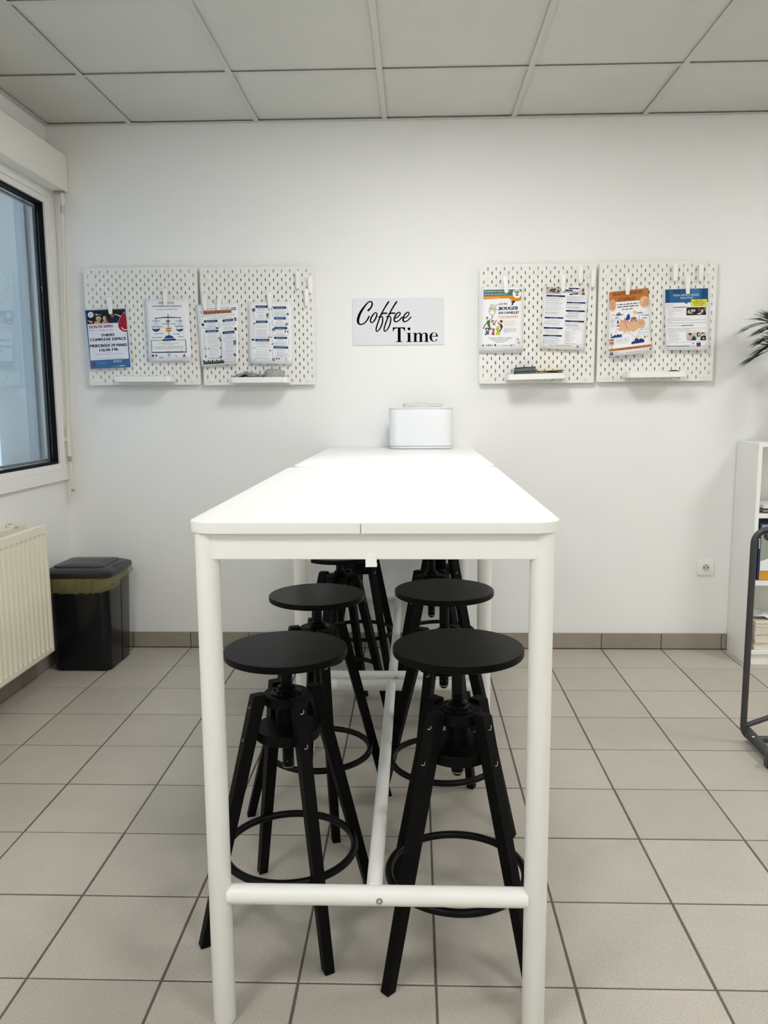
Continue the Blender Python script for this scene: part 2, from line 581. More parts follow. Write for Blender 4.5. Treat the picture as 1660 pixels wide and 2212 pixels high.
crank = thing('shutter_crank', 'thin ivory shutter crank rod hanging beside the window corner', 'crank', (-1.5455, -0.04, 2.243))
def cp(x, z, y=-0.04):
    return (x + 1.5455, y + 0.04, z - 2.243)
q = MB(); q.box(-0.035, 0.012, -0.010, 0.010, -0.012, 0.0, M_METAL); q.lathe([(0.009, -0.03), (0.009, -0.010)], M_CREAMP, 10); q.build('bracket', crank)
q = MB()
q.tube([cp(-1.5455, 2.216), cp(-1.543, 2.196), cp(-1.5475, 2.174)], [0.008, 0.011, 0.007], M_CREAMP, 10)
q.tube([cp(-1.5475, 2.180), cp(-1.550, 2.155), cp(-1.551, 2.135)], [0.007, 0.0095, 0.006], M_METAL, 10)
q.build('universal_joint', crank)
q = MB(); q.tube([cp(-1.551, 2.140), cp(-1.5866, 1.10)], 0.0065, M_CREAMP, 10); q.build('rod', crank)
q = MB(); q.tube([cp(-1.5855, 1.135), cp(-1.5862, 0.985)], 0.0105, M_CREAMP, 12); q.build('grip', crank)
q = MB(); q.box(-0.075, -0.040, -0.012, 0.010, -1.185, -1.165, M_CREAMP); q.box(-0.076, -0.066, -0.016, 0.014, -1.215, -1.160, M_CREAMP); q.build('wall_clip', crank, bevel=0.002)
q = MB(); q.tube([cp(-1.5862, 0.986), cp(-1.584, 0.958)], [0.0095, 0.008], M_METAL, 10); q.tube([cp(-1.584, 0.96), cp(-1.579, 0.815)], 0.0065, M_CREAMP, 10)
q.tube([cp(-1.579, 0.822), cp(-1.5785, 0.808)], 0.0085, M_METAL, 10); q.tube([cp(-1.5785, 0.81), cp(-1.578, 0.783)], 0.0095, M_CREAMP, 12)
q.build('handle', crank)

# ------------------------------------------------------------------ radiator
rad = thing('radiator', 'cream panel radiator on the wall under the window', 'radiator', (XL + 0.002, -1.25, 0.138))
RX, RZ1 = 0.126, 0.584                                # front face, height above z = .138
YR0, YR1 = -2.1, -0.524
q = MB()
zl = [0.0, 0.008, 0.026, 0.042, 0.533, 0.546, RZ1 - 0.006, RZ1]
cols = []
P0 = 0.0405
y = YR1
prof_y = [(YR1, 0), (YR1 - 0.010, 0)]
k = 0
yy = YR1 - 0.010 - 0.005
while yy - P0 > YR0:
    prof_y += [(yy, 0), (yy - 0.006, 1), (yy - 0.019, 1), (yy - 0.025, 0)]
    yy -= P0
prof_y.append((YR0, 0))
vs, fs = [], []
for (py, dep) in prof_y:
    for iz, z in enumerate(zl):
        dx = 0.0
        if dep and 3 <= iz <= 4:
            dx = -0.0095
        if iz in (0, len(zl) - 1):
            dx = -0.006
        vs.append((RX + dx, py + 1.25, z))
nz = len(zl)
for a in range(len(prof_y) - 1):
    for z in range(nz - 1):
        fs.append((a * nz + z, a * nz + z + 1, (a + 1) * nz + z + 1, (a + 1) * nz + z))
q.add(vs, fs, M_RAD)
q.box(RX - 0.016, RX - 0.0085, YR0 + 1.25, YR1 + 1.25, 0.0, RZ1, M_RAD)
q.box(RX - 0.014, RX - 0.0005, YR1 + 1.2495, YR1 + 1.2515, 0.004, RZ1 - 0.004, M_RAD)
q.build('front_panel', rad, smooth=20)
q = MB(); q.box(0.022, 0.036, YR0 + 1.25, YR1 + 1.257, 0.0, RZ1 + 0.002, M_RAD); q.build('back_panel', rad, smooth=0, bevel=0.004)
q = MB()
for k in range(48):
    yk = YR0 + 1.29 + k * 0.0315
    q.box(0.037, RX - 0.0165, yk, yk + 0.0015, 0.03, RZ1 - 0.03, M_RAD)
q.build('convector_fin', rad, smooth=0)['kind'] = 'stuff'
for yb in (0.62, -0.55):
    q = MB(); q.box(-0.001, 0.024, yb, yb + 0.03, 0.46, 0.595, M_RAD); q.box(-0.001, 0.05, yb + 0.005, yb + 0.025, 0.585, 0.595, M_RAD); q.build('bracket', rad, bevel=0.002)
for zm in (0.45, 0.08):
    q = MB(); q.box(0.036, RX - 0.016, YR1 + 1.2, YR1 + 1.235, zm, zm + 0.05, M_RAD); q.build('manifold', rad, bevel=0.004)

# ------------------------------------------------------------------ bin
wb = thing('waste_bin', 'black plastic waste bin with flap lid in the corner by the radiator', 'bin', (-1.438, -0.245, 0.0))
def bring(hx, hy, z, r, n=5, cx=0.0, cy=0.0):
    return [(p[0] + cx, p[1] + cy, z) for p in rrect(-hx, hx, -hy, hy, r, n)]
q = MB()
q.loft([bring(0.130, 0.133, 0.0, 0.03), bring(0.134, 0.138, 0.004, 0.032), bring(0.143, 0.148, 0.30, 0.04), bring(0.146, 0.151, 0.42, 0.04), bring(0.146, 0.151, 0.448, 0.04),
        bring(0.140, 0.145, 0.448, 0.036), bring(0.138, 0.143, 0.30, 0.036)], M_BIN, cap1=False)
q.build('body', wb)
q = MB()
q.loft([[(p[0], p[1], z) for p in rrect(0.05, w, 0.02, d, [0, 0, 0.03, 0], 5)] for z, w, d in ((0.003, 0.1358, 0.139), (0.30, 0.1446, 0.149), (0.420, 0.1474, 0.1525), (0.424, 0.1462, 0.151))], M_BIN)
q.build('side_panel', wb)
q = MB()
rnd = random.Random(3)
NS = 96
rings = []
out0 = rrect(-0.147, 0.147, -0.152, 0.152, 0.042, 8)
def resample(pl, n):
    pl = [Vector(p) for p in pl]
    L = [0.0]
    for i in range(len(pl)):
        L.append(L[-1] + (pl[(i + 1) % len(pl)] - pl[i]).length)
    res = []
    for k in range(n):
        s = L[-1] * k / n
        i = max(j for j in range(len(pl)) if L[j] <= s + 1e-9)
        u = (s - L[i]) / max(L[i + 1] - L[i], 1e-9)
        res.append(pl[i].lerp(pl[(i + 1) % len(pl)], u))
    return res
base = resample(out0, NS)
wob = [rnd.uniform(-1, 1) for _ in range(NS)]
for lev, z in enumerate((0.450, 0.438, 0.422, 0.405, 0.390, 0.380)):
    ring = []
    for k, p in enumerate(base):
        u = (wob[k] + wob[(k + 1 + lev) % NS] + wob[(k * 3 + lev * 7) % NS] * 0.8) / 2.2
        off = 0.003 + (0.0085 if 0 < lev < 5 else 0.001) * (1 + u) + (0.006 if lev in (1, 2) else 0)
        d = p.normalized()
        drop = 0.0
        if lev >= 3:
            drop = -0.006 * sin(k * 0.13) + 0.006 * u + (0.032 if p.x > 0.12 and p.y > -0.02 else 0.0) * (lev - 2) / 3
        ring.append((p.x + d.x * off, p.y + d.y * off, z + drop))
    rings.append(ring)
q.loft([list(reversed(r)) for r in rings], M_LINER, False, False)
tag(q.build('bin_liner', wb, smooth=50), label='crinkled translucent yellow bag edge folded over the rim')
q = MB()
q.loft([bring(0.150, 0.156, 0.452, 0.045), bring(0.163, 0.167, 0.452, 0.05), bring(0.165, 0.169, 0.456, 0.05), bring(0.1645, 0.1685, 0.471, 0.05), bring(0.161, 0.165, 0.4755, 0.05), bring(0.140, 0.144, 0.4845, 0.045), bring(0.10, 0.10, 0.494, 0.04)], M_LID)
lid = q.build('lid', wb)
q = MB()
q.loft([bring(hx, hx, z, r, cx=-0.006, cy=0.004) for hx, z, r in ((0.120, 0.482, 0.03), (0.120, 0.4925, 0.03), (0.117, 0.4945, 0.03), (0.05, 0.4985, 0.02))], M_LID)
fl = q.build('flap', lid)
q = MB(); q.lathe([(0.010, 0.4965), (0.010, 0.4995), (0.007, 0.4995), (0.007, 0.4965)], M_BIN, 3, c=(0.03, 0.02, 0), cap0=False, cap1=False); q.build('recycling_mark', lid, smooth=0)
for sx in (-0.146, 0.136):
    q = MB(); q.box(sx, sx + 0.010, -0.05, 0.06, 0.479, 0.4865, M_BIN); q.build('hinge_slot', lid, bevel=0.002)

# ------------------------------------------------------------------ tables
def make_table(label, x, y0, y1, h, lift=0.0):
    yc = (y0 + y1) / 2
    L = (y1 - y0) / 2
    t = thing('bar_table', label, 'table', (x, yc, 0))
    TT, W = 0.0205, 0.3455
    q = MB(); q.prism(rrect(-W, W, -L, L, 0.05, 8), h - TT, h, M_TEDGE, 0.0012, 2)
    q.mats.append(M_TABLE)
    for i, f in enumerate(q.f):
        if all(q.v[j][2] > h - 1e-5 for j in f):
            q.mi[i] = 1
    top = q.build('tabletop', t, smooth=40)
    q = MB(); q.box(-0.0225, -0.0215, -L - 0.0003, -L + 0.001, h - TT + 0.001, h - 0.001, M_SEAM); q.build('edge_seam', top, smooth=0)
    lx, ly, R = 0.3125, L - 0.033, 0.0225
    for sx in (-1, 1):
        for sy in (-1, 1):
            z0 = lift * sy
            q = MB(); q.lathe([(R - 0.002, z0), (R, z0 + 0.004), (R, h - TT)], M_TSTEEL, 32, c=(sx * lx, sy * ly, 0)); q.build('leg', t)
    za = h - TT - 0.0500
    for sy in (-1, 1):
        f = sy * (ly + 0.0188)
        q = MB(); q.box(-lx + 0.0115, lx - 0.0115, min(f, f - sy * 0.018), max(f, f - sy * 0.018), za, h - TT, M_TSTEEL); q.build('apron', t, smooth=0, bevel=0.0015)
    for sx in (-1, 1):
        f = sx * (lx + 0.016)
        q = MB(); q.box(min(f, f - sx * 0.018), max(f, f - sx * 0.018), -ly + 0.012, ly - 0.012, za, h - TT, M_TSTEEL); q.build('apron', t, smooth=0, bevel=0.0015)
    zb = 0.277
    for sy in (-1, 1):
        q = MB(); q.lathe([(0.0195, -lx + 0.016), (0.0195, lx - 0.016)], M_TSTEEL, 24, c=(0, sy * ly, zb), axis='x'); cb = q.build('crossbar', t)
        q = MB(); q.lathe([(0.0068, 0.0), (0.0068, 0.0022), (0.0055, 0.003), (0.003, 0.003), (0.003, 0.001)], M_METAL, 16, c=(-0.006, 0, 0), axis='y')
        q.xform(Matrix.Translation((0.0, sy * (ly + 0.0172), zb)) @ (Matrix.Rotation(pi, 4, 'Z') if sy < 0 else Matrix.Identity(4)))
        q.build('bolt', cb)
    q = MB(); q.lathe([(0.0162, -ly + 0.012), (0.0162, ly - 0.012)], M_TSTEEL, 24, c=(-0.006, 0, zb + 0.004), axis='y'); q.build('long_rail', t)
    return t
TH = 1.029
make_table('white bar height table nearest the camera, its end facing us', 0.0465, -2.532, -1.274, TH)
far = make_table('white bar height table pushed against the back wall', 0.0500, -1.262, -0.008, 1.02525, 0.0034)
far.rotation_euler = (-0.0052, 0, 0)                 # stands a hair out of level

q = MB()
q.prism(rrect(-0.0105, 0.0105, -0.011, 0.012, [0.001, 0.001, 0.0095, 0.0095], 6), 0, 0.003, M_CLIP, 0.0006, 1)
q.xform(Matrix.Rotation(pi / 2, 4, 'X'))
q.box(-0.0105, 0.0105, -0.0035, 0.022, -0.013, -0.0105, M_CLIP)
hk = tag(q.build('hook', bevel=0.0005), 'small white plastic hook clipped under the near table apron', 'hook')
hk.location = (0.0425, -2.532 + 0.033 - 0.0190, 0.9580)

# ------------------------------------------------------------------ stools
def leg_points():
    """one leg pointing along +x: outer face r .085 at z .58, r .228 on the floor."""
    rings = []
    for z in (0.0, 0.002, 0.575, 0.580):
        f = z / 0.58
        ro = 0.2285 + (0.085 - 0.2285) * f
        w = 0.0115 + (0.0146 - 0.0115) * f
        d = 0.0235 + (0.0315 - 0.0235) * f
        c = 0.0012 if z in (0.0, 0.58) else 0.0
        rings.append([(ro - c, -w + c, z), (ro - c, w - c, z), (ro - d + c, w - c, z), (ro - d + c, -w + c, z)])
    return rings

stool = thing('bar_stool', '', 'stool', group='black swivel bar stools under the tables')
q = MB()
q.lathe([(0.0, 0.0), (0.1405, 0.0), (0.1425, 0.0012), (0.1435, 0.0032), (0.1435, 0.0130), (0.1428, 0.0150), (0.1412, 0.0160), (0.0, 0.0160)], M_BLACKW, 72, c=(0, 0, -0.016), cap0=False, cap1=False)
seat = q.build('seat', stool, smooth=22)
q = MB(); q.lathe([(0.04, -0.0185), (0.04, -0.016)], M_BSTEEL, 24); q.lathe([(0.02, -0.03), (0.02, -0.0185)], M_BSTEEL, 20); q.build('mounting_plate', seat)
q = MB()
prof = [(0.0, -0.298), (0.008, -0.297), (0.0125, -0.292), (0.0135, -0.285)]
z = -0.285
while z < -0.105:
    prof += [(0.0140, z + 0.001), (0.0140, z + 0.0025), (0.0128, z + 0.0035), (0.0128, z + 0.005)]
    z += 0.006
prof += [(0.0140, -0.10), (0.0140, -0.018)]
q.lathe(prof, M_BSTEEL, 18, cap0=False, cap1=False)
post = q.build('threaded_post', stool)
q = MB()
for a in range(6):
    q.lathe([(0.0012, 0.0128), (0.0012, 0.0141)], M_METAL, 6, axis='x', c=(0, 0, -0.272))
    q.xform(Matrix.Rotation(pi / 3, 4, 'Z'))
q.lathe([(0.0132, -0.2895), (0.0137, -0.288), (0.0137, -0.2870)], M_METAL, 18, cap0=False, cap1=False)
q.build('end_cap', post)
q = MB(); q.lathe([(0.053, 0.549), (0.0545, 0.5505), (0.0545, 0.5715), (0.053, 0.573)], M_BLEG, 40); hub = q.build('upper_disc', stool)
q = MB()
q.prism([(0.038 * cos(a) * (1.0 if k % 3 else 1.0), 0.038 * sin(a)) for k, a in enumerate([radians(d) for d in (-8, 8, 40, 82, 98, 130, 172, 188, 230, 262, 278, 310)])], 0.573, 0.5755, M_BSTEEL, 0.0006, 1)
q.lathe([(0.024, 0.5755), (0.024, 0.580), (0.0215, 0.5825), (0.0215, 0.5875), (0.019, 0.589), (0.0145, 0.589)], M_BSTEEL, 28)
flange = q.build('flange', stool)
for a in range(4):
    q = MB(); q.lathe([(0.0036, 0.5755), (0.0036, 0.577), (0.0026, 0.5785)], M_BSTEEL, 10, c=(0.031 * cos(pi / 4 + a * pi / 2), 0.031 * sin(pi / 4 + a * pi / 2), 0))
    q.build('screw', flange)
q = MB(); q.lathe([(0.027, 0.492), (0.027, 0.549)], M_BLEG, 28); q.build('sleeve', stool)
q = MB(); q.lathe([(0.0745, 0.468), (0.076, 0.4695), (0.076, 0.4905), (0.0745, 0.492)], M_BLEG, 48); q.build('lower_disc', stool)
q = MB(); q.tube(arc((0, 0, 0.186), 0.1545, 0, 2 * pi * 63 / 64, 63, 'xy'), 0.0092, M_BSTEEL, 12, closed=True); q.build('foot_ring', stool)
leg_mb = MB(); leg_mb.loft(leg_points(), M_BLEG)
leg0 = leg_mb.build('leg', stool, smooth=25, bevel=0.001)
for zz in (0.556, 0.481):
    ro = 0.2285 + (0.085 - 0.2285) * zz / 0.58
    scr = MB()
    scr.lathe([(0.0060, -0.004), (0.0060, 0.0003), (0.0050, 0.0004)], M_BLACK, 18, axis='x', cap0=False)
    scr.lathe([(0.0030, 0.0003), (0.0026, 0.0007)], M_BSTEEL, 12, axis='x', cap0=False)
    ring = [[(0.0006, r * cos(a), r * sin(a)) for a in [radians(d) for d in range(-130, 50, 15)]] for r in (0.0062, 0.0048)]  # lit side of the bare counterbore rim painted as a bright crescent
    scr.loft(ring, M_SCREWR, False, False, closed=False)
    scr.xform(Matrix.Translation((ro, 0, zz)) @ Matrix.Rotation(radians(-13.9), 4, 'Y'))
    scr.build('screw', leg0)
for k in (1, 2, 3):
    lg = dup(leg0, parent=stool)
    lg.rotation_euler = (0, 0, k * pi / 2)
STOOLS = [(-0.178, -2.170, 30, 0.680, 'black bar stool nearest the camera in the left row'),
          (0.2175, -2.264, 45, 0.715, 'black bar stool nearest the camera in the right row, its seat highest of all'),
          (-0.171, -1.620, 18, 0.675, 'black bar stool second from the camera in the left row'),
          (0.208, -1.688, 63, 0.706, 'black bar stool second from the camera in the right row'),
          (-0.172, -0.885, 68, 0.656, 'black bar stool third from the camera in the left row, seat edge under the apron'),
          (0.188, -0.885, 45, 0.700, 'black bar stool third from the camera in the right row, seat hidden behind the apron'),
          (-0.131, -0.330, 40, 0.660, 'black bar stool last in the left row, next to the back wall'),
          (0.240, -0.330, 40, 0.660, 'black bar stool last in the right row, next to the back wall')]
for i, (x, y, a, sz, lab) in enumerate(STOOLS):
    s = stool if i == 0 else dup(stool)
    s.location = (x, y, 0)
    s.rotation_euler = (0, 0, radians(a))
    s['label'] = lab
    for ch in s.children:
        if ch.name.split('.')[0] in ('seat', 'threaded_post'):
            ch.location = (0, 0, sz)
            if ch.name.startswith('seat'):
                ch.rotation_euler = (0, 0, radians(-a + (12, -4, 2, -3, 5, 0, 0, 0)[i]))

# ------------------------------------------------------------------ napkin dispenser on the far table
TZ = 1.0225
dp = thing('napkin_dispenser', 'white rounded paper napkin dispenser on the table at the wall', 'dispenser', (0.152, -0.135, TZ))
q = MB(); q.prism(rrect(-0.147, 0.147, -0.062, 0.062, 0.045, 10), 0.002, 0.014, M_DISP, 0.004, 3); q.build('base', dp)
q = MB(); q.prism(rrect(-0.1505, 0.1505, -0.065, 0.065, 0.048, 10), 0.0145, 0.186, M_DISP, 0.003, 3); q.build('body', dp)
q = MB(); q.prism(rrect(-0.1495, 0.1495, -0.064, 0.064, 0.048, 10), 0.1868, 0.1935, M_DISP, 0.003, 3); cv = q.build('cover', dp)
q = MB(); q.prism(rrect(-0.011, 0.011, -0.055, -0.035, 0.009, 5), 0.1932, 0.1939, M_SEAM); q.build('finger_notch', cv, smooth=0)
q = MB()
rows = []
for j in range(4):
    rows.append([(-0.094 + 0.188 * k / 12 + 0.162 - 0.152, 0.012 + 0.006 * sin(k * 0.9 + j) + 0.004 * j, 0.1935 + 0.0078 * j - 0.004 * (1 - cos((k - 5) * 0.5)) * (j > 1) * 0.6) for k in range(13)])
vs = [p for r in rows for p in r]
q.add(vs, [(a * 13 + k, a * 13 + k + 1, (a + 1) * 13 + k + 1, (a + 1) * 13 + k) for a in range(3) for k in range(12)], M_NAPKIN)
np_ = q.build('paper_napkin', smooth=60)
np_.location = (0.152, -0.135, TZ)
so = np_.modifiers.new('thickness', 'SOLIDIFY'); so.thickness = 0.0006
tag(np_, 'white paper napkin standing out of the top of the dispenser', 'napkin')

# ------------------------------------------------------------------ wall socket
so_ = thing('wall_socket', 'white square power socket on the back wall left of the shelf', 'socket', (1.566, 0, 0.4195))
def plate(mb, w, h, r, d0, d1, m, bev):
    n0 = len(mb.v)
    mb.prism(rrect(-w / 2, w / 2, -h / 2, h / 2, r, 5), d0, d1, m, bev, 2)
    mb.xform(Matrix.Rotation(pi / 2, 4, 'X'), n0)
q = MB(); plate(q, 0.083, 0.079, 0.007, 0.0, 0.0105, M_SOCK, 0.004); q.build('cover_plate', so_)
q = MB(); plate(q, 0.046, 0.044, 0.003, 0.009, 0.0125, M_SOCK, 0.001); ins = q.build('insert', so_)
M_WELL = mat('socket_well_grey', rgb(205, 203, 197), 0.4, 0.4)
q = MB()
q.lathe([(0.0195, -0.0128), (0.0185, -0.0122), (0.0175, -0.0126)], M_WELL, 28, axis='y', cap0=False, cap1=True)
q.build('round_well', ins, smooth=0)
q = MB()
for px, pz in ((-0.0095, 0.0), (0.0095, 0.0)):
    q.lathe([(0.0030, -0.0134), (0.0030, -0.0128)], M_BLACK, 14, c=(px, 0, pz), axis='y')
q.build('pin_hole', ins, smooth=0)
q = MB(); q.lathe([(0.0024, -0.020), (0.0024, -0.0128)], M_METAL, 12, c=(0, 0, 0.0105), axis='y'); q.build('earth_pin', ins)

# ------------------------------------------------------------------ bookshelf and what stands in it
shelf = thing('bookshelf', 'low white bookshelf against the back wall at the right edge', 'shelf', (2.09, -0.1305, 0))
SX0, SX1, SD = 1.6895 - 2.09, 2.49 - 2.09, 0.1245
for nm, x0, x1 in (('side_panel', SX0, SX0 + 0.018), ('side_panel', SX1 - 0.018, SX1)):
    q = MB(); q.box(x0, x1, -SD, SD, 0, 1.047, M_SHELF); q.build(nm, shelf, smooth=0, bevel=0.0008)
for nm, z0, z1 in (('top_board', 1.029, 1.047), ('shelf_board', 0.7015, 0.7215), ('shelf_board', 0.384, 0.405), ('shelf_board', 0.052, 0.070)):
    q = MB(); q.box(SX0 + 0.0182, SX1 - 0.0182, -SD + (0.001 if nm != 'top_board' else 0), SD - 0.006, z0, z1, M_SHELF); q.build(nm, shelf, smooth=0, bevel=0.0008)
q = MB(); q.box(SX0 + 0.0182, SX1 - 0.0182, SD - 0.0055, SD, 0.07, 1.0285, M_SHELF); q.build('back_board', shelf, smooth=0)
q = MB(); q.box(SX0 + 0.0182, SX1 - 0.0182, -SD + 0.012, -SD + 0.028, 0.0, 0.0515, M_SHELF); q.build('plinth', shelf, smooth=0)

def sheet_stack(name, label, cat, x0, x1, y0, y1, z0, n, th, m, jitter, group=None, part='sheet'):
    t = thing(name, label, cat, ((x0 + x1) / 2, (y0 + y1) / 2, z0), group=group)
    w, d = (x1 - x0) / 2, (y1 - y0) / 2
    rn = random.Random(len(label))
    for k in range(n):
        q = MB()
        jx, jy = rn.uniform(-jitter, jitter), rn.uniform(-jitter, jitter)
        q.box(-w + jx, w + jx, -d + jy, d + jy, k * th, (k + 1) * th - 0.0004, m[k % len(m)])
        q.build(part, t, smooth=0)
    return t
M_MAG1, M_MAG2, M_MAG3 = mat('grey_magazine', rgb(150, 148, 146), 0.4, 0.4), mat('dark_magazine', rgb(70, 68, 70), 0.4, 0.4), mat('pale_magazine', rgb(222, 220, 216), 0.4, 0.4)
sheet_stack('magazine_stack', 'flat pile of grey and white magazines on the upper shelf', 'magazines', 1.735, 1.95, -0.235, -0.05, 0.7225, 5, 0.0075, [M_MAG2, M_MAG1, M_MAG2, M_MAG3, M_MAG3], 0.006, part='magazine')

M_NAVY, M_ORANGE, M_SAGE = mat('navy_print', rgb(24, 44, 92), 0.4, 0.4), mat('orange_print', rgb(214, 150, 52), 0.4, 0.4), mat('sage_print', rgb(150, 160, 150), 0.4, 0.4)
bk = thing('boxed_book', 'navy blue boxed book with orange foot standing on the middle shelf', 'book', (1.79, -0.165, 0.4065), radians(-4))
q = MB(); q.box(-0.062, 0.09, -0.07, 0.09, 0, 0.272, M_NAVY); q.build('case', bk, smooth=0, bevel=0.0015)
q = MB(); q.box(-0.052, 0.089, -0.0708, -0.0695, 0.036, 0.262, M_SAGE); q.build('cover_picture', bk, smooth=0)
q = MB(); q.box(-0.052, 0.0895, -0.0712, -0.0695, 0.001, 0.040, M_ORANGE); q.build('orange_band', bk, smooth=0)
q = MB(); q.add([(-0.05, -0.0716, 0.045), (0.06, -0.0716, 0.045), (0.06, -0.0716, 0.13), (-0.05, -0.0716, 0.09)], [(0, 1, 2, 3)], M_PAPER); q.build('white_panel', bk, smooth=0)
q = MB()
for zz, hh in ((0.225, 0.010), (0.15, 0.006), (0.158, 0.006), (0.166, 0.006), (0.174, 0.007), (0.183, 0.005), (0.19, 0.007)):
    q.box(-0.0615, -0.0555, -0.0713, -0.0695, zz, zz + hh * 0.75, M_PAPER)
q.build('spine_lettering', bk, smooth=0)

M_CREAM = mat('cream_paper', rgb(224, 217, 202), 0.8, 0.2, vary=(20, 0.05))
sheet_stack('paper_stack', 'thick stack of cream paper with ragged edges on the bottom shelf', 'paper', 1.728, 1.93, -0.240, -0.03, 0.0712, 16, 0.0085, [M_CREAM], 0.0035)
q = MB()
rn = random.Random(5)
nx, ny = 10, 7
vs = []
for j in range(ny):
    for i in range(nx):
        vs.append((-0.085 + 0.17 * i / (nx - 1) + rn.uniform(-0.004, 0.004), -0.085 + 0.15 * j / (ny - 1) + rn.uniform(-0.004, 0.004), 0.006 + 0.016 * rn.random() + 0.012 * sin(i * 0.8) * (j / ny)))
q.add(vs, [(j * nx + i, j * nx + i + 1, (j + 1) * nx + i + 1, (j + 1) * nx + i) for j in range(ny - 1) for i in range(nx - 1)], M_PAPER)
cr = q.build('crumpled_sheet', smooth=20)
cr.location = (1.825, -0.135, 0.2085)
tag(cr, 'crumpled loose white sheet lying on top of the paper stack', 'paper')
cr.modifiers.new('thickness', 'SOLIDIFY').thickness = 0.0008

# ------------------------------------------------------------------ palm on the shelf
palm = thing('potted_palm', 'dark green palm with thin arching leaves reaching in at the right edge', 'plant', (1.93, -0.15, 1.047))
q = MB(); q.lathe([(0.06, 0.0), (0.065, 0.004), (0.085, 0.15), (0.088, 0.155), (0.088, 0.165), (0.082, 0.165), (0.078, 0.14)], M_POT, 32, cap1=False); q.build('pot', palm)
q = MB(); q.lathe([(0.0785, 0.135), (0.0785, 0.142), (0.04, 0.148)], M_SOIL, 24); q.build('soil', palm)
def frond(az, reach, rise, droop, n=36, ln=0.15, seed=0):
    rn = random.Random(seed)
    pts = []
    for k in range(15):
        t = k / 14
        r = reach * (t ** 1.25)
        z = 0.14 + rise * sin(min(1.0, t * 1.25) * pi / 2) - droop * max(0, t - 0.45) ** 2 * 3.2
        pts.append(Vector((r * cos(az), r * sin(az), z)))
    q = MB()
    q.tube(pts, [0.004 * (1 - 0.75 * k / 14) for k in range(15)], M_STALK, 6)
    for k in range(n):
        t = 0.38 + 0.62 * k / (n - 1)
        i = min(13, int(t * 14))
        p = pts[i].lerp(pts[i + 1], t * 14 - i)
        tan = (pts[i + 1] - pts[i]).normalized()
        side = tan.cross(Vector((0, 0, 1))).normalized()
        up = side.cross(tan)
        for s in (-1, 1):
            d = (tan * (1.1 + 0.6 * (t - 0.38)) + side * s * (0.62 - 0.40 * t) + up * rn.uniform(-0.05, 0.25)).normalized()
            L = ln * (0.75 + 0.35 * sin(t * 2.6)) * rn.uniform(0.85, 1.1)
            w = d.cross(up).normalized() * 0.0075
            a0, a1, a2 = p, p + d * L * 0.5 + up * 0.004, p + d * L - Vector((0, 0, 0.07 * L))
            vs = [a0 - w * 0.4, a0 + w * 0.4, a1 + w, a1 - w, a2]
            q.add(vs, [(0, 1, 2, 3), (3, 2, 4)], M_LEAF)
    q.v = [(v[0], min(v[1], 0.140 + 0.02 * (v[1] - 0.140)) if v[1] > 0.140 else v[1], v[2]) for v in q.v]
    return q
for k, (az, reach, rise, droop) in enumerate([(180, 0.255, 0.42, 0.035), (192, 0.215, 0.355, 0.03), (176, 0.225, 0.30, 0.05), (188, 0.205, 0.40, 0.03), (184, 0.19, 0.33, 0.04), (100, 0.06, 0.55, 0.05), (20, 0.32, 0.42, 0.2), (-40, 0.35, 0.36, 0.25), (-75, 0.30, 0.44, 0.2), (235, 0.15, 0.40, 0.2)]):
    frond(radians(az), reach, rise, droop, ln=0.11, seed=k).build('frond', palm, smooth=50)

# ------------------------------------------------------------------ tubular frame at the right edge
fr = thing('tubular_frame', 'charcoal tubular metal stand with rounded corners before the white bookshelf', 'metal stand', (1.60, -1.13, 0))
def fp(x, y, z):
    return (x - 1.60, y + 1.13, z)
TR = 0.0115
x0, x1, zt, zb = 1.322, 1.90, 0.790, 0.0145
rc = 0.05
path = arc(fp(x0 + rc, -1.13, zb + rc), rc, pi, 1.5 * pi, 8)
path = [fp(x1 - rc, -1.13, zt)] + arc(fp(x0 + rc, -1.13, zt - rc), rc, 0.5 * pi, pi, 8) + path + [fp(x1 - rc, -1.13, zb)] + arc(fp(x1 - rc, -1.13, zb + rc), rc, 1.5 * pi, 2 * pi, 8)[1:] + arc(fp(x1 - rc, -1.13, zt - rc), rc, 0, 0.5 * pi, 8)[:-1]
q = MB(); q.tube(path, TR, M_TUBE, 16, closed=True); q.build('frame_tube', fr)
q = MB(); q.tube([fp(1.330, -1.13, 0.066), fp(1.45, -1.13, 0.112), fp(x1 - 0.01, -1.13, 0.26)], 0.0095, M_TUBE, 14); q.build('brace', fr)
for xx in (1.340, 1.88):
    q = MB(); q.tube([fp(xx + 0.004, -1.115, 0.036), fp(xx + 0.004, -1.60, 0.0215)], 0.0185, M_TUBE2, 18); sl = q.build('foot_sleeve', fr)
    q = MB(); q.lathe([(0.004, 0), (0.004, 0.0015)], M_PAPER, 10, c=(xx - 0.008 - 1.60, -0.065, 0.050)); q.build('rivet', sl)
    q = MB(); q.box(xx - 0.022 - 1.60, xx + 0.030 - 1.60, -0.215, -0.185, 0.0, 0.058, M_TUBE); q.build('clamp', sl, bevel=0.004)
q = MB(); q.lathe([(0.013, -0.032), (0.0145, -0.030), (0.0145, -0.012), (0.006, -0.012), (0.006, 0.0)], M_TUBE, 20, axis='y', c=fp(1.364, -1.13, 0.768)); q.build('knob', fr)
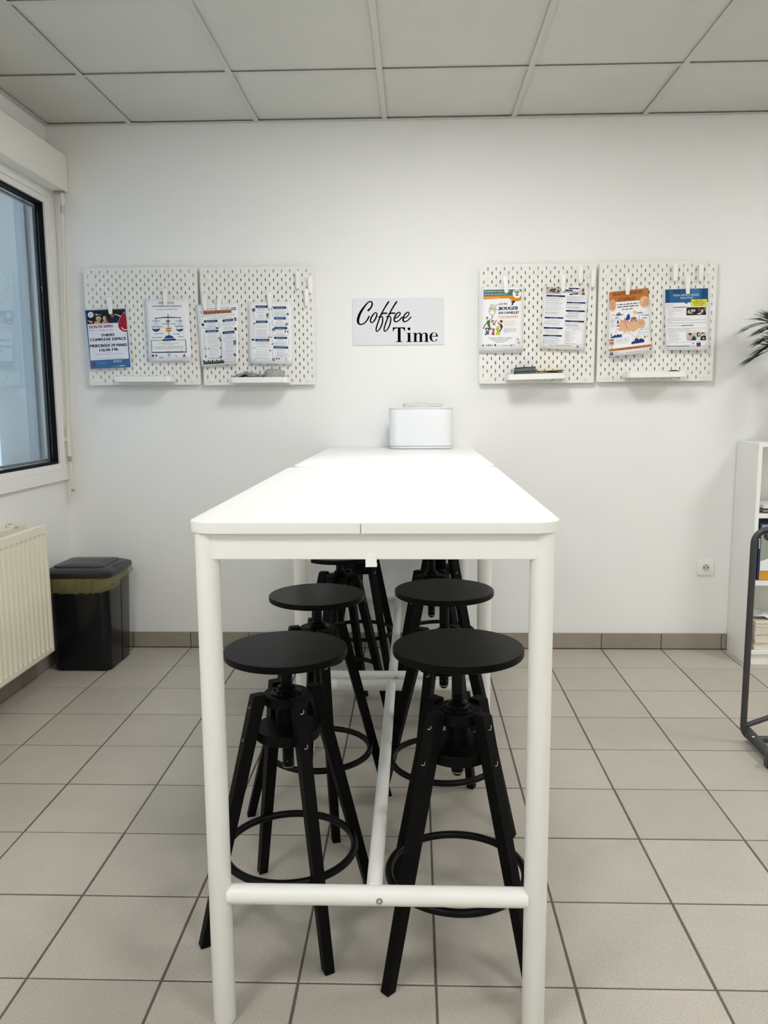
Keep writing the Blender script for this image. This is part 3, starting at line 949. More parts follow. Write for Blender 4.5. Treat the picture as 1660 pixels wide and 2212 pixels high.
# ------------------------------------------------------------------ pegboards
BW, BH = 0.5505, 0.5560
BF, BBK = -0.030, -0.0205                      # front and back face of the boards (y)
def pegboard_mesh():
    q = MB()
    px, pz = BW / 14, BH / 28
    hw, hh = 0.0028, 0.0078
    m = M_BOARD
    def hole(cx, cz):
        pts = []
        for k in range(5):
            a = pi * k / 4
            pts.append((cx + hw * cos(a), cz + hh - hw + hw * sin(a)))
        for k in range(5):
            a = pi + pi * k / 4
            pts.append((cx + hw * cos(a), cz - hh + hw + hw * sin(a)))
        return pts                              # CCW: index 2 top, 7 bottom
    for y, flip in ((BF, False), (BBK, True)):
        def face(pts):
            ps = [(p[0], y, p[1]) for p in pts]
            q.add(ps, [tuple(range(len(ps))) if not flip else tuple(reversed(range(len(ps))))], m)
        for i in range(27):
            zc = BH - pz * (i + 1)
            z0, z1 = zc - pz / 2, zc + pz / 2
            if i % 2 == 0:
                cs = [px * (k + 1) for k in range(13)]
                face([(-BW / 2, z0), (-BW / 2 + px / 2, z0), (-BW / 2 + px / 2, z1), (-BW / 2, z1)])
                face([(BW / 2 - px / 2, z0), (BW / 2, z0), (BW / 2, z1), (BW / 2 - px / 2, z1)])
            else:
                cs = [px * (k + 0.5) for k in range(14)]
            for cx in cs:
                cx -= BW / 2
                h = hole(cx, zc)
                x0, x1 = cx - px / 2, cx + px / 2
                face([(x0, z1), (x0, z0), (cx, z0), h[7], h[6], h[5], h[4], h[3], h[2], (cx, z1)])
                face([(cx, z0), (x1, z0), (x1, z1), (cx, z1), h[2], h[1], h[0], h[9], h[8], h[7]])
                if not flip:
                    q.add([(p[0], BF, p[1]) for p in h] + [(p[0], BBK, p[1]) for p in h], [(k, (k + 1) % 10, 10 + (k + 1) % 10, 10 + k) for k in range(10)], m)
        s = pz / 2
        r = s - 0.0001
        top = [(-BW / 2, BH - s), (BW / 2, BH - s)] + [(BW / 2 - r + r * cos(a), BH - r + r * sin(a)) for a in (0.4, 0.8, 1.2, pi / 2)] + [(-BW / 2 + r - r * sin(a), BH - r + r * cos(a)) for a in (0, 0.4, 0.8, 1.2)]
        face(top)
        face([(p[0], BH - p[1]) for p in reversed(top)])
    ol = [(BW / 2 - r + r * cos(a), BH - r + r * sin(a)) for a in (0, 0.4, 0.8, 1.2, pi / 2)] + [(-BW / 2 + r - r * sin(a), BH - r + r * cos(a)) for a in (0, 0.4, 0.8, 1.2, pi / 2)]
    ol = ol + [(-p[0], BH - p[1]) for p in ol]
    n = len(ol)
    q.add([(p[0], BF, p[1]) for p in ol] + [(p[0], BBK, p[1]) for p in ol], [((k + 1) % n, k, n + k, n + (k + 1) % n) for k in range(n)], m)
    return q
boards = [(-1.1938, 1.3315, 0.0, 'white pegboard left of all, in the corner by the window'), (-0.6290, 1.3285, 0.0, 'white pegboard second from the window, holding the tray of crumpled leaflets'),
          (0.7090, 1.3275, -0.2, 'white pegboard next to the coffee sign on its right'), (1.2715, 1.3320, -0.2, 'white pegboard right of all, nearest the plant')]
pb = None
for i, (x, z, rot, lab) in enumerate(boards):
    if pb is None:
        pb = thing('pegboard', lab, 'pegboard', (x, 0, z), group='perforated white wall boards')
        pegboard_mesh().build('panel', pb, smooth=0)
        for sx in (-1, 1):
            for zz in (0.0198, BH - 3 * BH / 28):
                cx = sx * (BW / 2 - BW / 14)
                q = MB(); q.lathe([(0.0088, BF - 0.0001), (0.0088, BF - 0.003), (0.0078, BF - 0.0042), (0.0, BF - 0.0042)][::-1], M_CLIP, 20, axis='y', c=(cx, 0, zz), cap0=False, cap1=False)
                q.box(cx - 0.0035, cx + 0.0035, BF - 0.0045, BF - 0.0040, zz - 0.0006, zz + 0.0006, M_SEAM)
                sc = q.build('screw', pb)
                q = MB(); q.lathe([(0.011, BBK + 0.0002), (0.011, 0.0)], M_CLIP, 16, axis='y', c=(cx, 0, zz)); q.build('spacer', sc)
        o = pb
    else:
        o = dup(pb, (x, 0, z), label=lab)
    o.rotation_euler = (0, radians(rot), 0)

# ------------------------------------------------------------------ clips
def make_clip():
    t = thing('clip', '', 'clip', group='white plastic clips on the pegboards')
    q = MB()
    L = 0.083
    rings = []
    for k in range(9):
        pass
    w0, w1 = 0.0092, 0.0108
    ol = [(w1 * cos(a), w1 * sin(a)) for a in [pi * k / 8 for k in range(9)]] + [(-w0 + w0 - w0 * cos(a), -L + w0 + w1 - w0 * sin(a)) for a in [pi * k / 8 for k in range(9)]]
    ol = [(p[0], p[1] - w1) for p in ol]
    q.prism(ol, 0.0, 0.0062, M_CLIP, 0.0018, 2)
    q.xform(Matrix.Translation((0, -0.0425, 0)) @ Matrix.Rotation(pi / 2, 4, 'X'))
    q.build('lever', t)
    q = MB()
    q.prism(rrect(-0.007, 0.007, -0.066, -0.004, 0.006, 5), 0.0, 0.0028, M_CLIP, 0.0006, 1)
    q.xform(Matrix.Translation((0, -0.0308, 0)) @ Matrix.Rotation(pi / 2, 4, 'X'))
    q.build('back_plate', t)
    q = MB(); q.box(-0.005, 0.005, -0.043, -0.0335, -0.030, -0.022, M_CLIP); q.build('spring', t)
    return t
CL = [((-1.346, 1.7506), (-1.3408, 1.672), 'white clip holding the blood donation poster'),
      ((-1.0708, 1.7878), (-1.0735, 1.7115), 'white clip holding the poster with the blue scales'),
      ((-0.8859, 1.7642), (-0.8813, 1.6877), 'white clip at the top left of the flyer with the orange title bar'),
      ((-0.8070, 1.7634), (-0.8173, 1.6871), 'white clip at the top middle of the flyer with the orange title bar'),
      ((-0.5719, 1.7682), (-0.5680, 1.6920), 'white clip holding the flyer of many blue headed boxes'),
      ((-0.4332, 1.8605), (-0.4324, 1.7795), 'spare white clip, topmost of the three left of the coffee sign'),
      ((-0.3741, 1.8401), (-0.3724, 1.7590), 'spare white clip nearest the right edge of the second board'),
      ((-0.3921, 1.7791), (-0.3911, 1.6983), 'spare white clip, lowest of the three left of the coffee sign'),
      ((0.5500, 1.8299), (0.5585, 1.7493), 'white clip holding the family programme poster'),
      ((0.8249, 1.8340), (0.8247, 1.7502), 'white clip holding the text sheet with navy bars'),
      ((0.9066, 1.8722), (0.9044, 1.7905), 'spare white clip, upper of the two above the navy barred sheet'),
      ((0.9663, 1.8538), (0.9639, 1.7720), 'spare white clip at the gap between the two right boards'),
      ((1.1279, 1.8166), (1.1263, 1.7336), 'white clip holding the orange headed poster'),
      ((1.4045, 1.8173), (1.4070, 1.7363), 'white clip holding the blue headed apprenticeship flyer'),
      ((1.3459, 1.8765), (1.3457, 1.7941), 'spare white clip left of the clip over the apprenticeship flyer'),
      ((1.4653, 1.8752), (1.4636, 1.7936), 'spare white clip near the top right corner of the last board')]
clip = make_clip()
for i, (a, b_, lab) in enumerate(CL):
    t = clip if i == 0 else dup(clip)
    t.location = (a[0] , 0, a[1] + 0.0005)
    t.rotation_euler = (0, -atan2(b_[0] - a[0], a[1] - b_[1]), 0)
    t['label'] = lab

# ------------------------------------------------------------------ trays
def make_tray():
    t = thing('tray', '', 'tray', group='white trays on the pegboards')
    W, yb, yf, hz = 0.1375, -0.0315, -0.131, 0.0265
    O = rrect(-W, W, yf, yb, [0.020, 0.020, 0.003, 0.003], 6)
    I = rrect(-W + 0.0025, W - 0.0025, yf + 0.0025, yb - 0.0025, [0.0175, 0.0175, 0.001, 0.001], 6)
    I2 = rrect(-W + 0.003, W - 0.003, yf + 0.003, yb - 0.003, [0.017, 0.017, 0.001, 0.001], 6)
    O2 = rrect(-W + 0.001, W - 0.001, yf + 0.001, yb - 0.0002, [0.019, 0.019, 0.003, 0.003], 6)
    q = MB()
    q.loft([[(p[0], p[1], z) for p in R_] for R_, z in ((O2, 0.0), (O, 0.0012), (O, hz - 0.0006), (I, hz), (I, hz - 0.001), (I2, 0.0035))], M_CLIP, True, True)
    q.build('basin', t)
    for sx in (-0.118, 0.118):
        q = MB(); q.box(sx - 0.002, sx + 0.002, -0.0335, -0.0301, hz - 0.002, hz + 0.013, M_CLIP); q.build('hook_tab', t, smooth=0)
    return t
tray = make_tray()
TR_ = [(-1.1795, 1.3445, 0.2, 'white tray on the left corner board, nearly empty'), (-0.6195, 1.3365, 0.0, 'white tray holding crumpled leaflets and a clear bag'),
       (0.6990, 1.3435, -1.2, 'white tray holding folded grey paper and a yellow leaflet'), (1.2580, 1.3490, -0.5, 'white tray on the board nearest the plant')]
for i, (x, z, rot, lab) in enumerate(TR_):
    t = tray if i == 0 else dup(tray)
    t.location = (x, 0, z)
    t.rotation_euler = (0, radians(rot), 0)
    t['label'] = lab

def folded(name, label, cat, loc, w, d, layers, cols, tilt=0.0, seed=1, group=None, amp=0.002):
    """a folded paper bundle: wavy sheets on top of each other, each sheet a part."""
    t = thing(name, label, cat, loc, group=group)
    t.rotation_euler = (0, tilt, 0)
    rn = random.Random(seed)
    zz = 0.0
    for k in range(layers):
        nx, ny = 7, 3
        th = rn.uniform(0.0030, 0.0042)
        ww, dd = w * rn.uniform(0.93, 1.0), d * rn.uniform(0.94, 1.0)
        top, bot = [], []
        ph = rn.uniform(0, 6)
        for j in range(ny):
            for i in range(nx):
                x = -ww / 2 + ww * i / (nx - 1)
                y = -dd / 2 + dd * j / (ny - 1)
                wv = amp * sin(i * 1.1 + ph) * (0.4 + 0.3 * j)
                bot.append((x, y, zz + wv + amp))
                top.append((x, y, zz + wv + amp + th * 0.8))
        q = MB()
        n = nx * ny
        fs = []
        for j in range(ny - 1):
            for i in range(nx - 1):
                a = j * nx + i
                fs.append((n + a, n + a + 1, n + a + nx + 1, n + a + nx))
                fs.append((a, a + nx, a + nx + 1, a + 1))
        edge = [i for i in range(nx)] + [j * nx + nx - 1 for j in range(1, ny)] + [(ny - 1) * nx + i for i in range(nx - 2, -1, -1)] + [j * nx for j in range(ny - 2, 0, -1)]
        for a, b2 in zip(edge, edge[1:] + edge[:1]):
            fs.append((a, b2, n + b2, n + a))
        q.add(bot + top, fs, cols[k % len(cols)])
        q.build('fold', t, smooth=0)
        zz += th
    return t
M_G1, M_G2, M_G3, M_GRN = mat('slate_paper', rgb(84, 88, 92), 0.6, 0.3), mat('mid_grey_paper', rgb(128, 132, 134), 0.6, 0.3), mat('charcoal_paper', rgb(52, 55, 58), 0.6, 0.3), mat('green_leaflet', rgb(48, 92, 52), 0.5, 0.3)
M_YEL = mat('yellow_leaflet', rgb(226, 204, 96), 0.5, 0.3)
M_NEWS = mat('newsprint', rgb(190, 190, 188), 0.8, 0.2, vary=(160, 0.25))
tz = 1.3365 + 0.0036
folded('leaflet', 'folded grey leaflet leaning at the left end of the tray', 'leaflet', (-0.708, -0.080, tz + 0.0240), 0.072, 0.075, 4, [M_G1, M_NEWS, M_G2, M_NEWS], radians(-22), 2)
folded('leaflet', 'dark green leaflet lying in the middle of the tray', 'leaflet', (-0.650, -0.080, tz + 0.001), 0.085, 0.08, 5, [M_GRN, M_G3, M_GRN], 0.0, 3)
folded('leaflet', 'white and black folded leaflet on top of the green one', 'leaflet', (-0.648, -0.078, tz + 0.0275), 0.088, 0.07, 4, [M_NEWS, M_G3, M_NEWS, M_G2], radians(7), 4)
q = MB()
rn = random.Random(9)
rings = []
for k in range(7):
    t_ = k / 6
    r = [0.046, 0.048, 0.047, 0.045, 0.042, 0.030, 0.010][k]
    z = [0.0, 0.009, 0.027, 0.043, 0.053, 0.060, 0.0615][k]
    ring = []
    for a in range(20):
        an = 2 * pi * a / 20
        rr = r * (1 + rn.uniform(-0.07, 0.07))
        ring.append((rr * cos(an), rr * 0.72 * sin(an), z + rn.uniform(-0.0025, 0.0025) * (k > 0)))
    rings.append(ring)
M_BAG = mat('crumpled_grey_bag', rgb(158, 158, 155), 0.35, 0.5, vary=(110, 0.35), bump=(140, 0.5))
q.loft(rings, M_BAG)
bag = tag(q.build('crumpled_bag', smooth=25), 'crumpled grey patterned paper bag at the right end of the tray', 'bag')
bag.location = (-0.552, -0.080, tz + 0.0005)
tz = 1.3435 + 0.0050
folded('folded_paper', 'thick folded slate grey paper bundle standing proud of the tray', 'paper bundle', (0.6475, -0.080, tz), 0.098, 0.082, 15, [M_G2, M_G1, M_G2, M_G3, M_G1], radians(-2.5), 6, amp=0.0012)  # a stack of folded newspaper sheets
folded('leaflet', 'thin yellow leaflet beside the slate grey bundle', 'leaflet', (0.766, -0.080, tz + 0.0300), 0.122, 0.085, 2, [M_G3, M_YEL], radians(-2.0), 7)
folded('leaflet', 'dark leaflets under the yellow leaflet', 'leaflet', (0.764, -0.080, tz + 0.0035), 0.120, 0.082, 7, [M_G3, M_NEWS], radians(-2.0), 8)
q = MB(); q.tube([(1.306, -0.10, 1.3745), (1.322, -0.098, 1.3775), (1.342, -0.096, 1.3795), (1.360, -0.095, 1.3785), (1.376, -0.095, 1.3745)], [0.0012, 0.0032, 0.0038, 0.0034, 0.0012], M_BLACK, 10)
q.tube([(1.376, -0.095, 1.3745), (1.372, -0.09, 1.358), (1.34, -0.09, 1.3565), (1.30, -0.095, 1.358), (1.306, -0.10, 1.3745)], 0.0012, M_BLACK, 8)
tag(q.build('lanyard'), 'curved black cord peeping over the tray nearest the plant', 'cord')
q = MB()
q.box(-0.075, 0.060, -0.045, 0.035, 0.0, 0.0215, M_PAPER)
fl_ = tag(q.build('flyer_stack', smooth=0, bevel=0.0008), 'flat white flyer stack lying in the left corner tray', 'flyers')
fl_.location = (-1.205, -0.080, 1.3445 + 0.0040)

# ------------------------------------------------------------------ coffee sign
SGX, SGZ = 0.0448, 1.6252
SK = 0.4430 / 1273.0                              # metres per drawing unit
def sg(x, y):
    return ((x - 770.5) * SK, -(y - 478.5) * SK)
sign = thing('wall_sign', 'white rectangular wall sign with black lettering reading Coffee Time', 'sign', (SGX, 0, SGZ))
M_SIGN = mat('white_sign_plate', rgb(222, 223, 227), 0.4, 0.4)
M_INK = mat('black_sign_ink', rgb(5, 5, 6), 0.85, 0.03)
q = MB(); q.prism(rrect(-0.2215, 0.2215, -0.1105, 0.1105, 0.010, 6), 0.0, 0.0045, M_SIGN, 0.0006, 1); q.xform(Matrix.Rotation(pi / 2, 4, 'X')); q.build('plate', sign)
def flat(mb, pts, m, y=-0.0048):
    mb.add([(p[0], y, p[1]) for p in pts], [tuple(range(len(pts)))], m)
def smooth_path(pts, sub=6):
    out = []
    P_ = [pts[0]] + list(pts) + [pts[-1]]
    for i in range(1, len(P_) - 2):
        for k in range(sub):
            t = k / sub
            o = []
            for d in range(len(pts[0])):
                p0, p1, p2, p3 = P_[i - 1][d], P_[i][d], P_[i + 1][d], P_[i + 2][d]
                o.append(0.5 * (2 * p1 + (p2 - p0) * t + (2 * p0 - 5 * p1 + 4 * p2 - p3) * t * t + (3 * p1 - p0 - 3 * p2 + p3) * t ** 3))
            out.append(tuple(o))
    out.append(tuple(pts[-1]))
    return out
def stroke(mb, pts, m, y, fn):
    """variable-width pen stroke; pts are (x, y, width)."""
    pl = smooth_path(pts)
    Lf, Rt = [], []
    for i, p in enumerate(pl):
        a, b2 = pl[max(i - 1, 0)], pl[min(i + 1, len(pl) - 1)]
        dx, dy = b2[0] - a[0], b2[1] - a[1]
        d = max(sqrt(dx * dx + dy * dy), 1e-6)
        nx, ny = -dy / d * p[2] * 0.56, dx / d * p[2] * 0.56
        Lf.append(fn(p[0] + nx, p[1] + ny)); Rt.append(fn(p[0] - nx, p[1] - ny))
    for i in range(len(pl) - 1):
        mb.add([(Lf[i][0], y, Lf[i][1]), (Rt[i][0], y, Rt[i][1]), (Rt[i + 1][0], y, Rt[i + 1][1]), (Lf[i + 1][0], y, Lf[i + 1][1])], [(0, 1, 2, 3)], m)
    for e in (pl[0], pl[-1]):
        pts2 = [fn(e[0] + e[2] * 0.56 * cos(2 * pi * k / 12), e[1] + e[2] * 0.56 * sin(2 * pi * k / 12)) for k in range(12)]
        mb.add([(p[0], y, p[1]) for p in pts2], [tuple(range(12))], m)
q = MB()
yy_ = -0.0049
stroke(q, [(356, 322, 24), (392, 285, 20), (410, 240, 20), (398, 205, 16), (355, 214, 15), (300, 275, 22), (245, 355, 30), (216, 430, 32), (214, 482, 28), (240, 510, 17), (290, 500, 15), (335, 458, 17), (366, 404, 18)], M_INK, yy_, sg)
stroke(q, [(476, 372, 14), (458, 352, 13), (425, 378, 17), (392, 430, 19), (386, 472, 17), (404, 488, 14), (438, 462, 17), (466, 412, 19), (476, 372, 16)], M_INK, yy_ - 0.0001, sg)
for dx in (0, 111):
    stroke(q, [(638 + dx, 210, 20), (600 + dx, 265, 18), (548 + dx, 352, 17), (512 + dx, 430, 17), (478 + dx, 520, 17), (462 + dx, 585, 16), (478 + dx, 607, 14), (515 + dx, 572, 15), (546 + dx, 505, 17), (556 + dx, 440, 17), (545 + dx, 408, 14), (500 + dx, 412, 15)], M_INK, yy_ - 0.0002, sg)
    stroke(q, [(524 + dx, 388, 14), (560 + dx, 364, 17), (612 + dx, 364, 18)], M_INK, yy_ - 0.0003, sg)
for dx in (0, 123):
    stroke(q, [(722 + dx, 432, 14), (765 + dx, 414, 14), (796 + dx, 375, 15), (792 + dx, 354, 13), (765 + dx, 358, 15), (730 + dx, 398, 18), (714 + dx, 448, 20), (730 + dx, 478, 17), (775 + dx, 466, 14), (822 + dx, 420, 16)], M_INK, yy_ - 0.0004, sg)
q.build('script_lettering', sign, smooth=0)
q = MB()
def sgp(pts, y=yy_):
    flat(q, [sg(*p) for p in pts], M_INK, y)
def sbox(x0, y0, x1, y1):
    sgp([(x0, y0), (x1, y0), (x1, y1), (x0, y1)])
sbox(693, 555, 865, 566)
sgp([(693, 566), (693, 612), (700, 612), (708, 588), (728, 572), (760, 566)])
sgp([(865, 566), (865, 612), (858, 612), (850, 588), (830, 572), (798, 566)])
sbox(763, 566, 803, 748); sbox(736, 747, 824, 756)
sgp([(760, 747), (768, 735), (798, 735), (806, 747)])
sgp([(919 + 21 * cos(2 * pi * k / 24), 577 + 21 * sin(2 * pi * k / 24)) for k in range(24)])
sbox(901, 636, 938, 748); sgp([(884, 634), (938, 630), (938, 642), (884, 641)]); sbox(883, 747, 957, 756)
for x in (989, 1067, 1146):
    sbox(x, 655, x + 34, 748); sbox(x - 16, 747, x + 50, 756)
sbox(989, 636, 1023, 656); sgp([(972, 634), (1023, 630), (1023, 642), (972, 641)])
for x in (1023, 1101):
    sgp([(x, 668), (x, 652), (x + 14, 636), (x + 34, 629), (x + 55, 631), (x + 70, 642), (x + 79, 662), (x + 45, 662), (x + 41, 646), (x + 28, 641), (x + 14, 650)])
oc, ic = [], []
for k in range(41):
    a = radians(-8 - k * 8)
    oc.append((1263 + 60 * cos(a), 691 + 64 * sin(a)))
    ic.append((1268 + 32 * cos(a) if True else 0, 690 + 58 * sin(a)))
for k in range(40):
    q_pts = [oc[k], oc[k + 1], ic[k + 1], ic[k]]
    ang = (8 + k * 8) % 360
    if ang > 320 or ang < 0:
        continue
    sgp(q_pts)
sbox(1238, 676, 1322, 686)
sgp([(1300, 686), (1290, 655), (1322, 686)])
q.build('serif_lettering', sign, smooth=0)
# ------------------------------------------------------------------ posters
import numpy as np
FONT_CACHE = {}
def glyph_mesh(s, bold):
    key = (s, bold)
    if key in FONT_CACHE:
        return FONT_CACHE[key]
    cu = bpy.data.curves.new('lettering', 'FONT')
    cu.body = s
    cu.size = 1.0
    cu.resolution_u = 2
    cu.offset = bold
    cu.fill_mode = 'FRONT'
    ob = bpy.data.objects.new('lettering', cu)
    COL.objects.link(ob)
    bpy.context.view_layer.update()
    ev = ob.evaluated_get(bpy.context.evaluated_depsgraph_get())
    me = ev.to_mesh()
    vs = [(v.co.x, v.co.y) for v in me.vertices]
    fs = [tuple(p.vertices) for p in me.polygons]
    ev.to_mesh_clear()
    bpy.data.objects.remove(ob)
    bpy.data.curves.remove(cu)
    FONT_CACHE[key] = (vs, fs)
    return vs, fs

class Poster:
    """a printed sheet; everything is drawn in its own sheet units, taken to the wall plane by the four corners."""
    def __init__(self, name, label, cat, units, corners, lean=0.012, curl=0.0, y=-0.0372, paper=None, group='sheets clipped to the pegboards'):
        A, B_ = [], []
        for (u, v), (x, z) in zip(units, corners):
            A += [[u, v, 1, 0, 0, 0, -u * x, -v * x], [0, 0, 0, u, v, 1, -u * z, -v * z]]
            B_ += [x, z]
        self.h = np.linalg.solve(np.array(A, float), np.array(B_, float))
        self.units, self.y, self.lean, self.curl = units, y, lean, curl
        self.o = ((corners[0][0] + corners[1][0]) / 2, (corners[0][1] + corners[1][1]) / 2)
        self.zr = (max(c[1] for c in corners), min(c[1] for c in corners))
        self.xr = (min(c[0] for c in corners), max(c[0] for c in corners))
        self.parts = {}
        q = MB()
        n = 8
        vs = []
        for j in range(n + 1):
            for i in range(n + 1):
                s, t = i / n, j / n
                a = [units[0][d] * (1 - s) + units[1][d] * s for d in (0, 1)]
                b_ = [units[3][d] * (1 - s) + units[2][d] * s for d in (0, 1)]
                vs.append(self.P(a[0] * (1 - t) + b_[0] * t, a[1] * (1 - t) + b_[1] * t, -0.0))
        q.add(vs, [(j * (n + 1) + i, (j + 1) * (n + 1) + i, (j + 1) * (n + 1) + i + 1, j * (n + 1) + i + 1) for j in range(n) for i in range(n)], paper or M_PAPER)
        self.root = tag(q.build(name, smooth=60), label, cat, group)
        self.root.location = (self.o[0], 0, self.o[1])
        so = self.root.modifiers.new('thickness', 'SOLIDIFY')
        so.thickness = 0.0003
        so.offset = -1

    def P(self, u, v, lift):
        h = self.h
        w = h[6] * u + h[7] * v + 1
        x, z = (h[0] * u + h[1] * v + h[2]) / w, (h[3] * u + h[4] * v + h[5]) / w
        t = (self.zr[0] - z) / (self.zr[0] - self.zr[1])
        s = (x - self.xr[0]) / (self.xr[1] - self.xr[0])
        y = self.y - self.lean * max(t, 0) ** 2 - self.curl * max(s - 0.4, 0) ** 2 * max(t, 0) - lift
        return (x - self.o[0], y, z - self.o[1])

    def mb(self, part):
        return self.parts.setdefault(part, MB())

    def poly(self, pts, col, layer=1, part='artwork'):
        self.mb(part).add([self.P(u, v, 0.0005 + 0.00016 * layer) for u, v in pts], [tuple(range(len(pts)))], print_mat(*col))

    def grid(self, c, col, layer=1, part='banner', nx=4, ny=6):
        """four corners TL TR BR BL, subdivided so that it follows the sheet's bend."""
        vs = []
        for j in range(ny + 1):
            for i in range(nx + 1):
                s, t = i / nx, j / ny
                a = [c[0][d] * (1 - s) + c[1][d] * s for d in (0, 1)]
                b_ = [c[3][d] * (1 - s) + c[2][d] * s for d in (0, 1)]
                vs.append(self.P(a[0] * (1 - t) + b_[0] * t, a[1] * (1 - t) + b_[1] * t, 0.0005 + 0.00016 * layer))
        self.mb(part).add(vs, [(j * (nx + 1) + i, (j + 1) * (nx + 1) + i, (j + 1) * (nx + 1) + i + 1, j * (nx + 1) + i + 1) for j in range(ny) for i in range(nx)], print_mat(*col))

    def bar(self, p0, p1, h, col, layer=1, part='artwork'):
        dx, dy = p1[0] - p0[0], p1[1] - p0[1]
        L = sqrt(dx * dx + dy * dy)
        ux, uy = dy / L * h, -dx / L * h
        self.poly([p0, p1, (p1[0] + ux, p1[1] + uy), (p0[0] + ux, p0[1] + uy)], col, layer, part)

    def ell(self, c, rx, ry, col, layer=1, part='artwork', rot=0, n=24, a0=0, a1=360):
        pts = []
        for k in range(n + (a1 - a0 < 360)):
            a = radians(a0 + (a1 - a0) * k / n)
            x, y = rx * cos(a), ry * sin(a)
            r = radians(rot)
            pts.append((c[0] + x * cos(r) - y * sin(r), c[1] + x * sin(r) + y * cos(r)))
        self.poly(pts, col, layer, part)

    def line(self, pts, w, col, layer=2, part='artwork', smooth=False):
        if smooth:
            pts = smooth_path(pts, 4)
        for a, b_ in zip(pts, pts[1:]):
            dx, dy = b_[0] - a[0], b_[1] - a[1]
            L = max(sqrt(dx * dx + dy * dy), 1e-6)
            nx, ny = -dy / L * w / 2, dx / L * w / 2
            self.poly([(a[0] + nx, a[1] + ny), (a[0] - nx, a[1] - ny), (b_[0] - nx, b_[1] - ny), (b_[0] + nx, b_[1] + ny)], col, layer, part)

    def text(self, s, p0, p1, h, col, bold=0.02, shear=0.0, layer=4, part='lettering'):
        vs, fs = glyph_mesh(s, 0.0)
        x0, x1 = min(v[0] for v in vs), max(v[0] for v in vs)
        cap = 0.73
        dx, dy = p1[0] - p0[0], p1[1] - p0[1]
        L = sqrt(dx * dx + dy * dy)
        ex, ey = dx / L, dy / L
        kx, ky = L / (x1 - x0 + shear * cap * 0.5), h / cap
        for k, sh in enumerate((-1, 0, 1) if bold > 0.022 else (0,)):      # heavy weights: the letter pressed thrice side by side
            out = []
            for x, y in vs:
                a = (x - x0 + shear * y + sh * bold * 1.2) * kx
                b_ = y * ky
                out.append(self.P(p0[0] + ex * a + ey * b_, p0[1] + ey * a - ex * b_, 0.0005 + 0.00016 * layer + 0.00004 * k))
            self.mb(part).add(out, fs, print_mat(*col))

    def words(self, p0, p1, h, col, layer=3, part='small_print', seed=0, fill=0.86):
        rn = random.Random(seed * 31 + int(p0[0] * 7 + p0[1] * 13))
        if col[0] + col[1] + col[2] < 500 and layer == 3:
            col = tuple(int(c * 0.72 + 238 * 0.28) for c in col)
        h = h * 0.72
        dx, dy = p1[0] - p0[0], p1[1] - p0[1]
        L = sqrt(dx * dx + dy * dy)
        s = 0.0
        while s < L - 4:
            w = min(rn.uniform(1.6, 6.5) * h, L - s)
            a, b_ = s / L, (s + w) / L
            self.bar((p0[0] + dx * a, p0[1] + dy * a), (p0[0] + dx * b_, p0[1] + dy * b_), h * rn.uniform(0.7, 1.0), col, layer, part)
            s += w + h * 0.75 / fill

    def para(self, p0, p1, n, step, h, col, seed=0, ragged=0.3, centre=False, **k):
        rn = random.Random(seed + int(p0[1]))
        dx, dy = p1[0] - p0[0], p1[1] - p0[1]
        L = sqrt(dx * dx + dy * dy)
        nx, ny = -dy / L * step, dx / L * step
        for i in range(n):
            f = 1 - rn.uniform(0, ragged)
            o = (1 - f) / 2 if centre else 0
            a = (p0[0] + dx * o + nx * i, p0[1] + dy * o + ny * i)
            self.words(a, (a[0] + dx * f, a[1] + dy * f), h, col, seed=seed + i, **k)

    def done(self):
        for nm, mb in self.parts.items():
            mb.build(nm if nm in ('lettering', 'logo', 'small_print') else nm + '_print', self.root, smooth=0)['kind'] = 'stuff'

NAVY, BLUE, INK, GREY, LGREY, WHITE = (22, 38, 92), (42, 96, 158), (20, 22, 26), (120, 122, 128), (168, 170, 176), (240, 240, 242)

# 1 blood donation
p = Poster('poster', 'blood donation poster with blue border and big red drop', 'poster', [(130, 222), (1290, 180), (1460, 1835), (345, 1885)],
           [(-1.4745, 1.6955), (-1.2691, 1.7007), (-1.2535, 1.4161), (-1.453, 1.4088)])
RED = (158, 36, 46)
p.grid([(155, 255), (1285, 205), (1452, 1830), (350, 1876)], (66, 108, 156), 0, 'border', 6, 10)
p.grid([(238, 640), (1300, 590), (1395, 1590), (342, 1645)], (226, 228, 240), 1, 'white_field', 5, 8)
p.grid([(205, 280), (1262, 235), (1300, 592), (238, 645)], (34, 40, 32), 1, 'photo', 5, 4)
p.ell((325, 382), 78, 80, (236, 238, 244), 3, 'logo'); p.ell((325, 382), 46, 52, (196, 200, 224), 4, 'logo')
p.line([(432, 305), (440, 480)], 4, (120, 124, 120), 3, 'logo')
p.ell((482, 378), 22, 30, (206, 196, 192), 3, 'logo'); p.words((510, 388), (612, 384), 26, (190, 192, 190), 4, 'logo', 4)
p.poly([(790, 500), (900, 470), (990, 400), (1110, 420), (1190, 420), (1120, 598), (820, 612)], (34, 44, 70), 2, 'photo')
p.poly([(985, 358), (1060, 372), (1180, 415), (1150, 440), (1060, 400), (985, 378)], (226, 196, 190), 3, 'photo')
p.poly([(850, 380), (965, 350), (990, 400), (930, 470), (880, 430)], (148, 92, 74), 3, 'photo')
p.ell((540, 488), 72, 66, (196, 184, 158), 2, 'photo'); p.ell((545, 530), 52, 62, (196, 142, 120), 3, 'photo')
p.ell((712, 450), 68, 70, (54, 44, 36), 2, 'photo'); p.ell((705, 480), 46, 62, (212, 162, 142), 3, 'photo')
p.poly([(600, 628), (680, 545), (760, 510), (800, 560), (830, 612)], (176, 108, 104), 4, 'photo')
p.poly([(640, 600), (720, 540), (770, 512), (700, 600)], (222, 172, 150), 5, 'photo')
